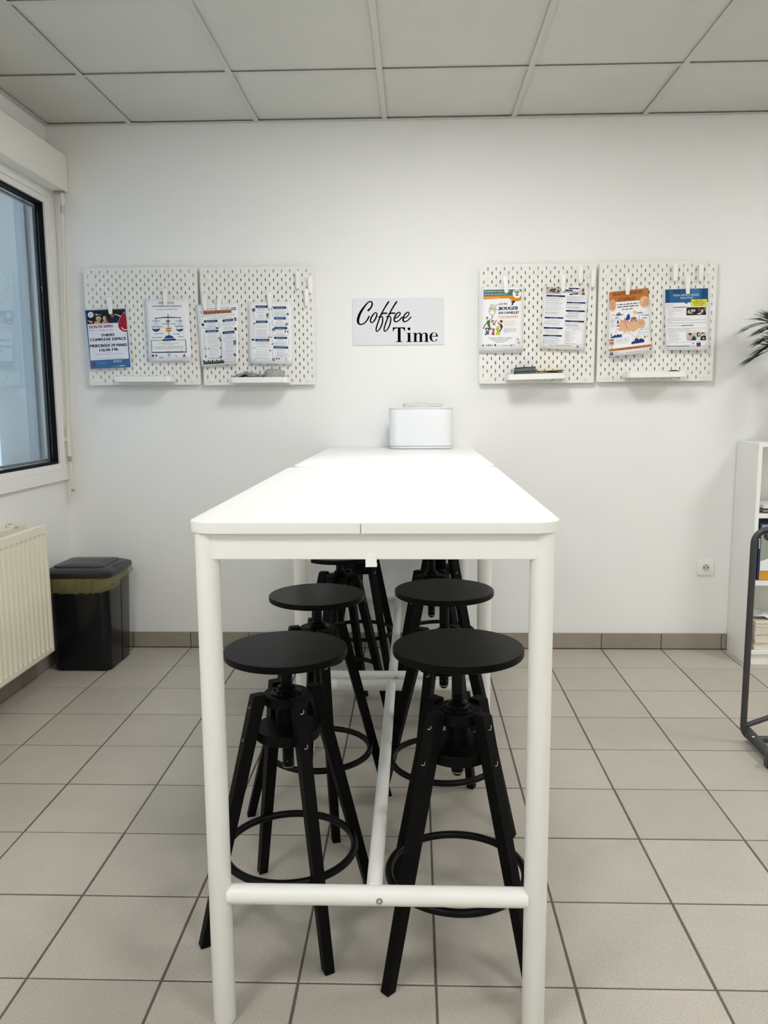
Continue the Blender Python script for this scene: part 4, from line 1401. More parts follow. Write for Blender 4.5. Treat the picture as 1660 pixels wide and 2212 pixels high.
p.poly([(420, 635), (440, 560), (500, 560), (560, 585), (620, 626)], (206, 156, 130), 4, 'photo')
p.poly([(245, 540), (262, 522), (300, 560), (330, 540), (390, 580), (360, 615), (300, 600)], (206, 160, 138), 3, 'photo')
drop = [(1258, 318), (1222, 345), (1180, 400), (1130, 480), (1098, 560), (1084, 640), (1096, 720), (1140, 790), (1215, 838), (1290, 852), (1352, 845), (1336, 700), (1300, 400)]
p.poly([(1250, 300)] + [(x - 9, y + 6) for x, y in drop[1:11]] + [(1354, 858), (1336, 700), (1298, 380)], (226, 228, 240), 3, 'blood_drop')
p.poly(drop, RED, 4, 'blood_drop')
p.line([(1185, 728), (1215, 770), (1270, 795), (1345, 782)], 26, (236, 226, 228), 5, 'blood_drop', True)
p.text('DON DE SANG', (292, 765), (938, 722), 82, (150, 30, 42), 0.035)
p.text('RDV sur', (305, 832), (512, 822), 32, (170, 60, 72), 0.02); p.words((548, 826), (945, 806), 26, (172, 96, 106), 3, seed=3)
p.text('THIERS', (618, 985), (985, 962), 74, INK, 0.04)
p.text('COMPLEXE ESPACE', (318, 1118), (1312, 1070), 82, INK, 0.04)
p.text('MERCREDI 29 MARS', (322, 1286), (1338, 1246), 84, INK, 0.04)
p.text('15h30-19h', (585, 1398), (1092, 1368), 78, INK, 0.04)
p.line([(708, 1154), (925, 1142)], 5, RED, 3, 'rule'); p.line([(735, 1424), (950, 1412)], 5, RED, 3, 'rule')
p.words((470, 1496), (1240, 1452), 18, (110, 112, 124), seed=8); p.words((510, 1606), (1215, 1572), 15, (110, 112, 124), seed=9)
p.poly([(438, 1686), (462, 1728), (478, 1764), (470, 1790), (440, 1800), (410, 1790), (400, 1764), (414, 1728)], RED, 3, 'logo')
p.line([(524, 1690), (760, 1680), (775, 1700), (765, 1724), (530, 1736), (518, 1712), (524, 1690)], 5, (120, 160, 204), 3, 'logo', True)
p.words((560, 1722), (740, 1712), 28, (110, 150, 198), 4, 'logo', 5)
p.words((980, 1660), (1200, 1650), 22, (206, 218, 236), seed=4); p.words((965, 1694), (1205, 1682), 22, (206, 218, 236), seed=5)
p.words((930, 1810), (1150, 1798), 22, (110, 150, 198), seed=6); p.bar((1155, 1806), (1290, 1800), 26, (206, 204, 190), 3); p.bar((1292, 1800), (1372, 1796), 20, (86, 124, 110), 3)
p.done()

# 2 legal advice, scales
p = Poster('poster', 'white poster with blue scales and orange coins', 'poster', [(150, 215), (1375, 175), (1490, 1955), (285, 1950)],
           [(-1.176, 1.738), (-0.9645, 1.7425), (-0.9567, 1.4436), (-1.1666, 1.446)])
DB, MBL = (44, 58, 96), (34, 78, 140)
p.text('PERMANENCES', (556, 342), (985, 336), 52, DB, 0.02)
p.text("D'INFORMATION JURIDIQUE", (365, 436), (1195, 424), 52, (48, 78, 120), 0.02)
p.text('gratuites et confidentielles', (465, 516), (1095, 504), 38, (190, 120, 96), 0.0, 0.25)
p.line([(818, 622), (822, 900), (852, 1235)], 16, DB, 2); p.poly([(460, 738), (620, 722), (820, 705), (930, 712), (1180, 728), (1180, 742), (930, 738), (820, 738), (640, 742), (460, 760)], DB, 3)
p.ell((468, 748), 22, 14, DB, 4); p.ell((1160, 730), 20, 12, DB, 4)
for a, l, r in (((470, 750), (415, 975), (575, 985)), ((1160, 738), (1050, 1030), (1228, 1040))):
    top = (a[0] + 10, a[1] + 60)
    p.line([a, top], 10, DB); p.line([top, (l[0], l[1] + 50)], 8, MBL); p.line([top, (r[0], r[1] + 40)], 8, MBL)
p.poly([(375, 1035), (440, 1050), (520, 1045), (598, 1035), (590, 1075), (545, 1115), (485, 1132), (430, 1115), (390, 1080)], MBL, 3)
p.poly([(1045, 1050), (1110, 1062), (1170, 1048), (1255, 1048), (1240, 1090), (1190, 1115), (1135, 1124), (1080, 1100)], MBL, 3)
p.poly([(745, 808), (800, 815), (880, 808), (865, 842), (820, 862), (775, 845)], DB, 3)
for y in (1052, 1118):
    p.bar((765, y), (912, y - 2), 36, (196, 122, 48), 3)
p.bar((765, 1082), (912, 1078), 26, (226, 196, 168), 3)
p.poly([(715, 1318), (745, 1265), (800, 1232), (860, 1225), (930, 1240), (975, 1275), (1000, 1312)], MBL, 3)
p.bar((672, 1388), (1045, 1372), 50, (28, 62, 122), 3)
for a, b_ in (((365, 834), (595, 832)), ((1030, 832), (1235, 830)), ((640, 916), (1038, 912)), ((355, 998), (695, 994)), ((1012, 982), (1258, 978)), ((440, 1192), (705, 1188)), ((972, 1198), (1172, 1196)), ((378, 1300), (678, 1294)), ((1110, 1276), (1270, 1274))):
    p.words(a, b_, 24, (64, 70, 84), 4, seed=int(a[0]))
p.bar((350, 1388), (1328, 1368), 26, (176, 184, 192), 2, 'box'); p.line([(355, 1375), (380, 1722)], 18, (104, 120, 150), 2, 'box'); p.line([(1320, 1365), (1345, 1705)], 22, (92, 110, 146), 2, 'box'); p.bar((372, 1728), (1355, 1712), 28, (48, 78, 120), 3, 'box')
p.para((725, 1418), (935, 1414), 1, 30, 20, LGREY); p.words((570, 1464), (1108, 1454), 20, LGREY, seed=2); p.words((690, 1502), (990, 1496), 18, LGREY, seed=3)
p.words((410, 1566), (1282, 1552), 24, GREY, seed=4); p.words((468, 1610), (1225, 1598), 24, GREY, seed=5); p.words((450, 1698), (730, 1694), 14, LGREY, seed=6); p.words((755, 1694), (1258, 1682), 24, GREY, seed=7)
p.bar((376, 1832), (440, 1830), 54, (30, 40, 96), 3, 'logo'); p.bar((474, 1824), (530, 1822), 50, (160, 60, 72), 3, 'logo'); p.words((385, 1866), (530, 1864), 12, LGREY, seed=2)
p.words((585, 1822), (715, 1818), 26, (190, 198, 208), 3, 'logo', 3); p.words((590, 1872), (712, 1868), 26, (70, 116, 150), 3, 'logo', 4)
p.ell((865, 1778), 46, 40, (142, 158, 140), 3, 'logo'); p.ell((868, 1780), 26, 22, (206, 210, 210), 4, 'logo'); p.words((812, 1868), (925, 1864), 16, LGREY, seed=8)
p.line([(1020, 1806), (1060, 1800), (1110, 1832)], 12, GREY, 3, 'logo', True)
p.poly([(1245, 1830), (1292, 1745), (1335, 1828)], (128, 56, 52), 3, 'logo'); p.poly([(1232, 1828), (1252, 1772), (1270, 1828)], (196, 150, 100), 4, 'logo'); p.words((1185, 1876), (1412, 1868), 14, LGREY, seed=9)
p.done()

def flyer_box(p, c, r, col=(86, 108, 150)):
    x0, y0, x1, y1 = c
    p.line([(x1 - 30, y0), (x1, y0 + 30), (x1 + r, y1 - 30), (x1 + r - 30, y1), (x0 + r + 20, y1 + 6), (x0 + r, y1 - 25), (x0, y0 + 40)], 9, col, 2, 'box', False)
BAR = (28, 64, 104)
# 3 orange title flyer
p = Poster('poster', 'curling flyer with an orange title bar and navy headings', 'poster', [(40, 255), (1310, 205), (1345, 2010), (220, 2115)],
           [(-0.9273, 1.7097), (-0.7217, 1.7156), (-0.7251, 1.4306), (-0.9095, 1.4152)], lean=0.010, curl=0.05)
p.grid([(258, 430), (1095, 385), (1120, 490), (265, 552)], (186, 124, 92), 1, 'title_bar', 4, 1)
p.text('ESPACE DE VIE SOCIALE', (280, 528), (1100, 478), 62, (66, 66, 70), 0.03, 0.1)
p.words((365, 388), (1060, 350), 24, (60, 62, 68), seed=2); p.grid([(1100, 340), (1240, 332), (1246, 402), (1106, 412)], (52, 58, 104), 1, 'logo', 1, 1); p.bar((1118, 386), (1225, 380), 22, WHITE, 3, 'logo')
p.line([(220, 380), (270, 375)], 10, INK); p.line([(180, 465), (215, 455), (205, 500), (235, 530)], 14, INK, smooth=True)
p.words((195, 604), (1222, 552), 20, GREY, seed=3); p.words((540, 636), (918, 612), 18, GREY, seed=4); p.words((385, 680), (1110, 640), 18, LGREY, seed=5)
for a, b_, h in (((285, 786), (692, 764), 66), ((845, 768), (1165, 736), 70), ((330, 1086), (718, 1066), 68), ((848, 1132), (1208, 1100), 76)):
    p.bar(a, b_, h, BAR, 3, 'heading_bar')
    p.words((a[0] + 60, a[1] - 24), (b_[0] - 60, b_[1] - 24), 22, (196, 210, 226), 5, seed=int(a[0]))
flyer_box(p, (262, 770, 735, 965), 15); flyer_box(p, (285, 1070, 770, 1855), 60); flyer_box(p, (826, 1100, 1250, 1945), 6, (104, 120, 176))
p.para((395, 806), (640, 792), 2, 24, 13, LGREY, 1, centre=True); p.para((335, 882), (700, 862), 4, 22, 13, LGREY, 2, centre=True)
p.para((840, 806), (1240, 776), 2, 26, 14, LGREY, 3, centre=True); p.words((795, 878), (1240, 838), 20, (120, 136, 150), seed=3); p.para((835, 930), (1190, 902), 4, 28, 15, (150, 160, 178), 5, centre=True)
yy = 1122
for i, (n, bold) in enumerate([(2, 0), (3, 0), (3, 0), (1, 1), (2, 0), (3, 0), (2, 0), (1, 1), (2, 0), (3, 0), (3, 0)]):
    for k in range(n):
        p.words((335 + (yy - 1122) * 0.08 + (70 if (k + i) % 2 else 0), yy + 2), (735 + (yy - 1122) * 0.075 - (60 if (k + i) % 3 == 1 else 0), yy - 16), 16 if bold else 13, (84, 92, 104) if bold else (152, 160, 172), seed=i * 5 + k)
        yy += 25
    yy += 14
yy = 1150
for i, (n, bold) in enumerate([(2, 0), (4, 0), (1, 1), (3, 0), (2, 0), (1, 1), (2, 0), (4, 0), (1, 1), (3, 0), (3, 0)]):
    for k in range(n):
        p.words((870 + (60 if (k + i) % 2 else 0), yy + 12), (1225 - (60 if (k + i) % 3 == 1 else 0), yy - 14), 16 if bold else 13, (84, 96, 122) if bold else (148, 162, 196), seed=i * 7 + k)
        yy += 24
    yy += 14
p.bar((220, 880), (295, 876), 52, INK, 4); p.bar((205, 838), (270, 834), 26, (90, 92, 98), 4); p.bar((645, 972), (716, 968), 42, (44, 50, 66), 4)
p.grid([(1185, 632), (1258, 628), (1265, 740), (1200, 742)], (108, 112, 110), 4, 'artwork', 1, 1); p.grid([(1198, 938), (1270, 932), (1276, 1022), (1204, 1020)], (52, 54, 60), 4, 'artwork', 1, 1)
p.ell((757, 1250), 26, 24, (44, 46, 44), 4); p.ell((785, 1312), 28, 40, (58, 116, 64), 4); p.ell((785, 1545), 30, 40, (196, 160, 84), 4); p.grid([(1178, 1325), (1262, 1310), (1265, 1452), (1182, 1460)], (110, 112, 124), 4, 'artwork', 1, 1)
p.poly([(1210, 1692), (1278, 1745), (1245, 1808), (1182, 1755)], (70, 48, 52), 4); p.poly([(1215, 1708), (1250, 1735), (1232, 1765), (1200, 1745)], (176, 112, 104), 5)
p.ell((340, 1570), 48, 42, (204, 196, 190), 4); p.ell((440, 1562), 16, 20, (60, 62, 66), 4); p.ell((350, 1795), 34, 22, (84, 86, 88), 4, rot=40); p.poly([(762, 1845), (780, 1800), (820, 1745), (832, 1840)], (70, 68, 64), 4); p.ell((812, 1770), 16, 28, (176, 162, 96), 5)
p.poly([(285, 2040), (300, 1990), (905, 1945), (910, 2000)], (56, 66, 44), 3)
for k in range(10):
    p.ell((300 + k * 64, 1965 - 3 * k + (14 if k % 2 else -12)), 26, 46, [(40, 44, 38), (62, 92, 48), (88, 76, 72), (44, 42, 44)][k % 4], 4, rot=15 * (k % 3 - 1))
p.done()

# 4 flyer of boxes
p = Poster('poster', 'flyer full of blue headed text boxes, right of the curling flyer', 'poster', [(65, 160), (1375, 150), (1405, 2040), (130, 2025)],
           [(-0.6769, 1.7221), (-0.466, 1.7216), (-0.4679, 1.4239), (-0.6753, 1.4279)], lean=0.008)
for (x0, y0, x1, y1), h in (((300, 346, 660, 344), 72), ((318, 798, 668, 796), 72), ((300, 1346, 722, 1346), 72), ((840, 372, 1226, 368), 68), ((858, 690, 1212, 690), 66), ((868, 990, 1250, 990), 78), ((862, 1274, 1250, 1276), 66), ((848, 1556, 1282, 1570), 68)):
    p.bar((x0, y0), (x1, y1), h, BAR, 3, 'heading_bar')
    p.words((x0 + 60, y0 - 24), (x1 - 60, y1 - 24), 22, (176, 196, 216), 5, seed=x0)
for c in ((240, 310, 712, 672), (250, 760, 735, 1232), (795, 330, 1268, 594), (800, 650, 1278, 872), (805, 950, 1288, 1170), (805, 1240, 1304, 1468), (812, 1520, 1312, 1815)):
    flyer_box(p, c, 8, (128, 148, 184))
for x0, x1, y0, n in ((340, 610, 372, 3), (300, 590, 470, 2), (340, 590, 552, 4), (270, 700, 830, 1), (270, 700, 885, 3), (270, 690, 1000, 4), (280, 700, 1110, 3), (330, 640, 1195, 2), (240, 760, 1378, 3), (380, 630, 1470, 1), (240, 770, 1500, 2), (320, 680, 1600, 1), (300, 700, 1660, 2), (220, 780, 1730, 3), (240, 780, 1840, 2),
                      (830, 1230, 392, 2), (820, 1230, 462, 5), (930, 1130, 712, 2), (860, 1200, 786, 3), (920, 1150, 1022, 2), (900, 1190, 1102, 3), (950, 1160, 1302, 2), (840, 1270, 1372, 4), (870, 1240, 1600, 2), (900, 1220, 1670, 5), (860, 1250, 1786, 1)):
    p.para((x0, y0), (x1, y0 + 2), n, 25, 13, (146, 152, 168), x0 + y0, 0.35, True)
p.ell((248, 406), 50, 52, (66, 50, 48), 4); p.ell((250, 402), 28, 26, (176, 108, 104), 5); p.grid([(628, 505), (694, 505), (694, 645), (628, 645)], (84, 104, 98), 4, 'artwork', 1, 1); p.bar((644, 632), (682, 632), 30, (206, 214, 196), 5)
p.ell((270, 808), 46, 40, (214, 196, 132), 4); p.ell((270, 812), 18, 16, (104, 70, 44), 5); p.grid([(198, 1268), (272, 1268), (272, 1328), (198, 1328)], (44, 46, 84), 4, 'artwork', 1, 1)
for k in range(4):
    p.ell((680 + k * 38, 1235 - (k % 2) * 14), 18, 30, [(212, 160, 96), (196, 120, 70), (222, 184, 120), (206, 172, 130)][k], 4)
p.poly([(1215, 515), (1268, 502), (1322, 530), (1270, 562)], (48, 66, 128), 4); p.ell((1238, 838), 40, 40, (108, 72, 64), 4); p.ell((1246, 850), 18, 24, (214, 186, 180), 5)
p.ell((838, 990), 38, 44, (112, 108, 62), 4); p.ell((885, 1030), 18, 18, (124, 66, 76), 5); p.bar((1182, 1082), (1210, 1082), 68, INK, 4); p.bar((1248, 1082), (1282, 1082), 56, (136, 64, 92), 4)
p.poly([(778, 1450), (800, 1425), (868, 1398), (860, 1420), (800, 1448)], (34, 36, 42), 4); p.ell((748, 1622), 36, 22, (122, 124, 128), 4, rot=30); p.ell((260, 1556), 56, 22, (204, 204, 206), 4); p.ell((1248, 1736), 30, 26, (212, 186, 184), 4)
p.poly([(760, 362), (792, 292), (815, 292), (815, 362)], (48, 60, 88), 4)
p.grid([(818, 1850), (892, 1850), (892, 1922), (818, 1922)], (24, 40, 66), 4, 'logo', 1, 1); p.ell((856, 1880), 18, 22, (210, 220, 226), 5, 'logo'); p.ell((948, 1862), 24, 20, (34, 36, 50), 4, 'logo'); p.ell((1018, 1864), 22, 20, (120, 48, 60), 4, 'logo'); p.ell((1105, 1862), 18, 14, (180, 182, 184), 4, 'logo'); p.poly([(1200, 1880), (1220, 1842), (1242, 1878)], (60, 62, 66), 4, 'logo'); p.words((930, 1902), (1040, 1902), 12, LGREY); p.words((1168, 1912), (1278, 1912), 22, (150, 152, 156), 3, 'logo'); p.words((270, 1906), (340, 1908), 26, (150, 154, 168), 3, 'logo')
p.done()

# sheet behind poster 5
p = Poster('paper_sheet', 'blank white sheet just showing below the family programme poster', 'paper', [(80, 150), (1400, 170), (1355, 2108), (70, 2105)],
           [(0.4300, 1.7750), (0.6385, 1.7735), (0.6363, 1.4705), (0.4312, 1.4725)], lean=0.006, y=-0.0352, group='sheets clipped to the pegboards')
# 5 family programme
p = Poster('poster', 'family programme poster with green and orange banner and cartoon people', 'poster', [(150, 120), (1420, 108), (1365, 2030), (90, 2060)],
           [(0.4408, 1.7814), (0.641, 1.7812), (0.6374, 1.4826), (0.4342, 1.4795)], lean=0.010, y=-0.0372)
TEAL, ORG = (80, 116, 110), (212, 138, 46)
p.grid([(215, 220), (1352, 205), (1345, 400), (212, 420)], TEAL, 1, 'banner', 5, 2)
p.poly([(212, 415), (620, 398), (1060, 390), (1120, 396), (1345, 400), (1342, 525), (1230, 560), (1130, 558), (1040, 530), (960, 470), (600, 484), (210, 505)], ORG, 2, 'banner')
p.text('Semaines de la parentalité', (245, 292), (1005, 282), 52, (226, 232, 228), 0.02); p.text('du 20 mars au 8 avril 2023', (240, 378), (940, 366), 52, (226, 232, 228), 0.02)
p.words((240, 468), (715, 462), 26, (240, 214, 170), 4, seed=2)
p.ell((1212, 336), 132, 132, (238, 238, 236), 4, 'logo'); p.ell((1212, 290), 74, 44, (150, 152, 112), 5, 'logo'); p.poly([(1200, 320), (1224, 320), (1232, 375), (1192, 375)], (92, 84, 62), 6, 'logo'); p.ell((1212, 382), 62, 14, (88, 106, 98), 6, 'logo')
p.line([(1118, 300), (1160, 240), (1225, 222), (1290, 262), (1312, 300)], 10, (110, 118, 96), 5, 'logo', True)
p.text('ÇA VA', (668, 668), (918, 662), 54, (52, 62, 70), 0.035, 0.25)
p.text('BOUGER', (668, 828), (1245, 812), 104, (30, 66, 78), 0.045, 0.2)
p.text('EN FAMILLE!', (662, 946), (1258, 928), 74, (30, 62, 74), 0.035, 0.25)
p.text('Le programme', (665, 1042), (1242, 1030), 54, (206, 148, 86), 0.03); p.line([(668, 1076), (1240, 1064)], 6, (206, 148, 86))
p.para((825, 1165), (1220, 1158), 4, 42, 20, (222, 190, 146), 3, 0.2); p.para((815, 1385), (1210, 1374), 4, 32, 18, (132, 142, 150), 4, 0.15); p.words((815, 1510), (950, 1508), 18, (132, 142, 150))
p.poly([(1030, 560), (1090, 548), (1160, 545), (1150, 590), (1105, 620), (1095, 660), (1065, 690), (1040, 655), (1075, 600), (1035, 585)], (44, 40, 74), 4, 'cartoon')
# cheering adult in green, children and friends
p.line([(470, 1000), (462, 1070), (390, 1130)], 18, (54, 90, 50), 4, 'cartoon', True); p.line([(330, 1190), (265, 1260), (205, 1365)], 28, (58, 104, 52), 4, 'cartoon', True)
p.poly([(300, 1180), (370, 1120), (410, 1150), (395, 1230), (412, 1320), (350, 1330), (325, 1260)], (66, 118, 56), 5, 'cartoon'); p.poly([(360, 1330), (410, 1315), (450, 1395), (440, 1430), (385, 1405)], (74, 112, 150), 5, 'cartoon')
p.ell((318, 1062), 32, 34, (50, 40, 38), 5, 'cartoon'); p.ell((322, 1110), 24, 54, (216, 176, 148), 6, 'cartoon'); p.ell((472, 1015), 14, 24, (40, 40, 42), 5, 'cartoon'); p.ell((205, 1370), 16, 20, (40, 40, 42), 5, 'cartoon')
p.ell((480, 1172), 48, 44, (112, 84, 60), 5, 'cartoon'); p.ell((488, 1188), 32, 30, (224, 184, 156), 6, 'cartoon'); p.poly([(480, 1230), (530, 1215), (560, 1150), (605, 1115), (612, 1130), (570, 1190), (545, 1280), (490, 1280)], (108, 136, 120), 5, 'cartoon')
p.poly([(618, 1165), (640, 1180), (700, 1250), (770, 1270), (785, 1330), (740, 1420), (700, 1475), (655, 1470), (720, 1390), (710, 1310), (650, 1225)], (72, 48, 36), 5, 'cartoon'); p.ell((735, 1210), 42, 48, (216, 168, 136), 5, 'cartoon'); p.ell((738, 1158), 50, 30, (86, 50, 44), 6, 'cartoon')
p.ell((320, 1400), 66, 50, (52, 46, 46), 5, 'cartoon'); p.ell((318, 1412), 36, 32, (222, 180, 152), 6, 'cartoon'); p.poly([(268, 1460), (375, 1450), (375, 1555), (330, 1560), (275, 1560)], (84, 104, 122), 5, 'cartoon'); p.ell((262, 1556), 24, 18, (34, 34, 36), 6, 'cartoon')
p.poly([(470, 1370), (510, 1370), (545, 1400), (520, 1480), (545, 1570), (500, 1580), (440, 1545), (480, 1470)], (176, 66, 74), 5, 'cartoon'); p.ell((505, 1330), 40, 36, (240, 240, 238), 5, 'cartoon')
p.poly([(610, 1310), (680, 1310), (690, 1380), (650, 1430), (695, 1500), (700, 1575), (580, 1570), (580, 1500), (620, 1440), (570, 1410)], (192, 196, 62), 5, 'cartoon'); p.line([(660, 1385), (615, 1420), (660, 1480)], 16, (70, 70, 40), 6, 'cartoon', True)
p.line([(400, 840), (385, 910), (420, 960), (470, 975), (530, 940), (560, 860), (560, 770), (530, 700), (470, 670), (420, 720), (400, 800), (400, 840)], 12, (104, 98, 100), 4, 'cartoon', True)
p.poly([(505, 720), (545, 740), (548, 840), (510, 880), (495, 800)], (216, 200, 70), 4, 'cartoon'); p.ell((450, 780), 46, 62, (196, 186, 190), 4, 'cartoon')
for a, b_ in (((420, 690), (418, 650)), ((470, 665), (472, 628)), ((385, 800), (358, 770)), ((385, 880), (352, 860)), ((570, 740), (640, 640)), ((575, 790), (650, 830)), ((560, 700), (590, 645))):
    p.line([a, b_], 12, (150, 146, 148), 4, 'cartoon')
for y, x0, x1 in ((1668, 350, 1075), (1708, 395, 1035), (1752, 495, 930), (1798, 565, 855)):
    p.words((x0, y), (x1, y - 12), 22, (74, 76, 80), seed=y)
p.line([(1165, 1690), (1215, 1688), (1225, 1630)], 10, (40, 42, 44), 3, 'logo', True); p.ell((1245, 1710), 16, 22, (44, 40, 40), 4, 'logo', rot=-40); p.line([(1250, 1722), (1185, 1770), (1150, 1860), (1160, 1920)], 8, (206, 150, 130), 3, 'logo', True); p.ell((1258, 1800), 40, 34, (150, 120, 126), 3, 'logo'); p.ell((1262, 1798), 20, 16, (226, 214, 216), 4, 'logo'); p.words((1212, 1888), (1302, 1884), 26, (150, 176, 166), 3, 'logo')
for k, (x, w, c) in enumerate([(172, 34, NAVY), (236, 8, GREY), (285, 24, (120, 160, 190)), (332, 34, (48, 60, 110)), (385, 44, (110, 120, 150)), (455, 46, (170, 180, 170)), (538, 46, INK), (620, 70, (214, 214, 212)), (716, 70, (196, 198, 196)), (800, 110, (196, 190, 170)), (930, 80, (206, 196, 170)), (1012, 50, (84, 66, 52)), (1088, 36, (206, 166, 170))]):
    p.bar((x, 1914 - k * 1.5), (x + w, 1913 - k * 1.5), 54 if w < 50 else 30, c, 3, 'logo')
p.done()

# 6 navy barred sheet
p = Poster('poster', 'dense text sheet with navy heading bars and two small photographs', 'poster', [(238, 160), (1570, 185), (1410, 2110), (100, 2045)],
           [(0.7378, 1.7828), (0.947, 1.7768), (0.9301, 1.4786), (0.7219, 1.4904)], lean=0.010)
p.grid([(292, 195), (735, 212), (715, 415), (272, 405)], (190, 182, 176), 1, 'photo', 2, 2); p.poly([(365, 335), (430, 255), (560, 245), (690, 300), (680, 372), (560, 380)], (86, 82, 74), 2, 'photo'); p.poly([(545, 355), (600, 240), (645, 235), (640, 290), (590, 368)], (214, 172, 156), 3, 'photo'); p.ell((648, 225), 30, 26, (104, 74, 62), 3, 'photo'); p.ell((318, 235), 28, 28, (110, 112, 124), 3, 'photo')
p.grid([(1278, 215), (1458, 222), (1442, 448), (1265, 440)], (206, 196, 192), 1, 'photo', 1, 1); p.poly([(1388, 235), (1408, 260), (1410, 350), (1370, 350), (1370, 290)], (34, 32, 36), 2, 'photo'); p.poly([(1335, 440), (1380, 370), (1430, 365), (1442, 446)], (124, 78, 66), 2, 'photo')
p.text('OFFRES', (690, 316), (1080, 330), 48, INK, 0.03, 0.2); p.text('BRÈVES', (858, 322), (1082, 330), 46, INK, 0.035, 0.25, 5); p.text('DE POLE EMPLOI', (810, 368), (1250, 376), 36, (40, 42, 48), 0.03, 0.2)
NB = (22, 24, 84)
for (a, b_, h) in (((962, 262), (1262, 276), 38), ((990, 446), (1250, 420), 38), ((290, 486), (852, 506), 48), ((898, 686), (1466, 704), 40), ((875, 940), (1440, 956), 46), ((848, 1246), (1415, 1266), 46), ((238, 1142), (798, 1156), 44), ((206, 1448), (772, 1466), 48), ((186, 1676), (748, 1692), 44)):
    p.bar(a, b_, h, NB, 3, 'heading_bar'); p.words((a[0] + (b_[0] - a[0]) * 0.3, a[1] - 12 + 4), (b_[0] - (b_[0] - a[0]) * 0.3, b_[1] - 14), 18, (150, 154, 190), 5, seed=a[0])
def col6(x, y, w, rows, seed):
    for i, r in enumerate(rows):
        if r:
            c = {1: (164, 164, 168), 2: (104, 106, 116), 3: (108, 120, 178)}[r % 10]
            f = 1 - random.Random(seed + i).uniform(0, 0.35)
            xx = x - (y - 520) * 0.072 + (70 if r > 10 else 0)
            p.words((xx, y), (xx + w * f - (60 if r > 10 else 0), y + w * f * 0.028), 17 if r % 10 > 1 else 12, c, seed=seed * 3 + i)
        y += 27
col6(285, 532, 555, [2, 1, 1, 2, 0, 2, 1, 1, 1, 1, 0, 2, 1, 1, 1, 0, 2, 2, 1, 1], 3)
col6(270, 1190, 560, [11, 1, 1, 1, 2, 1, 11], 6)
col6(270, 1490, 550, [1, 1, 12, 11, 11], 8); col6(270, 1720, 545, [2, 1, 1, 3, 3, 1, 3], 11)
col6(905, 500, 560, [2, 1, 1, 2, 1], 13); col6(905, 722, 560, [2, 1, 0, 2, 2, 1], 16); col6(905, 985, 560, [12, 12, 1, 3, 3, 1, 11], 19); col6(900, 1285, 560, [1, 1, 2, 2, 11, 11, 11], 21)
p.line([(830, 1462), (1398, 1486), (1362, 1925), (800, 1895), (830, 1462)], 5, (206, 190, 190), 3, 'box')
p.words((1070, 1500), (1165, 1504), 16, GREY)
for k, y in enumerate((1535, 1592, 1648, 1702, 1760, 1816, 1882)):
    p.words((858 - k * 4, y), (990 - k * 4, y + 5), 14, (122, 124, 130), seed=k); p.words((862 - k * 4, y + 18), (1180 - (k % 3) * 60, y + 32), 14, (130, 132, 138), seed=k + 9)
p.line([(335, 1920), (1080, 1950), (1078, 1985), (325, 1955), (335, 1920)], 4, (190, 190, 196), 3, 'box'); p.words((365, 1952), (1018, 1975), 18, (104, 106, 120), seed=3); p.words((160, 2008), (1050, 2040), 8, (206, 206, 208), seed=4)
p.ell((1215, 1988), 28, 26, (84, 86, 92), 4, 'logo'); p.words((1165, 2034), (1260, 2038), 12, LGREY)
p.done()

# 7 orange headed poster
p = Poster('poster', 'tilted poster with orange header, clouds and a flesh coloured cloud shape', 'poster', [(165, 270), (1260, 150), (1315, 1975), (115, 2095)],
           [(1.0433, 1.7496), (1.2245, 1.7673), (1.2452, 1.467), (1.0444, 1.4486)], lean=0.028)
OR7, SKIN, N7 = (186, 116, 58), (222, 178, 140), (36, 56, 112)
p.grid([(165, 270), (1260, 150), (1275, 478), (158, 570)], OR7, 1, 'header', 5, 4)
p.text('RELAIS ECOUTE JEUNES', (262, 378), (1100, 292), 82, (44, 34, 28), 0.0, 0.2); p.text('ET FAMILLES', (418, 528), (892, 482), 88, (44, 34, 28), 0.0, 0.2)
p.ell((248, 652), 102, 170, SKIN, 2, 'bubble', 4); p.ell((1150, 545), 142, 168, SKIN, 2, 'bubble')
for k, y in enumerate((560, 605, 632, 680, 712, 745)):
    p.words((175 + (45 if k in (2, 4) else 0), y), (320 - (45 if k in (2, 4) else 0), y - 8), 18, (124, 84, 66), 4, seed=k)
p.words((1050, 500), (1125, 492), 22, (240, 230, 220), 4); p.words((1160, 498), (1258, 486), 24, (124, 78, 66), 4); p.words((1120, 566), (1262, 548), 24, (124, 78, 66), 4); p.words((1095, 626), (1268, 606), 24, (124, 78, 66), 4)
for a, b_ in (((380, 645), (980, 590)), ((385, 712), (975, 655)), ((510, 772), (838, 745))):
    p.words(a, b_, 36, (74, 74, 78), 4, seed=int(a[1]))
p.ell((868, 842), 38, 40, (226, 190, 110), 4)
for k in range(14):
    a = 2 * pi * k / 14
    p.line([(868 + 46 * cos(a), 842 + 48 * sin(a)), (868 + 70 * cos(a), 842 + 74 * sin(a))], 8, (228, 204, 140), 3)
p.poly([(905, 860), (960, 835), (1010, 838), (1040, 815), (1070, 845), (1125, 852), (1110, 868), (920, 876)], (126, 160, 164), 4)
p.poly([(300, 945), (355, 920), (365, 870), (410, 865), (435, 835), (468, 870), (475, 900), (540, 892), (545, 915), (420, 940)], (104, 106, 104), 4)
p.poly([(218, 935), (250, 900), (290, 890), (310, 930)], (196, 196, 196), 3); p.poly([(270, 1030), (330, 990), (360, 965), (395, 990), (450, 1000), (430, 1020)], (176, 178, 174), 3); p.poly([(190, 1060), (225, 1018), (270, 1050)], (216, 214, 212), 3)
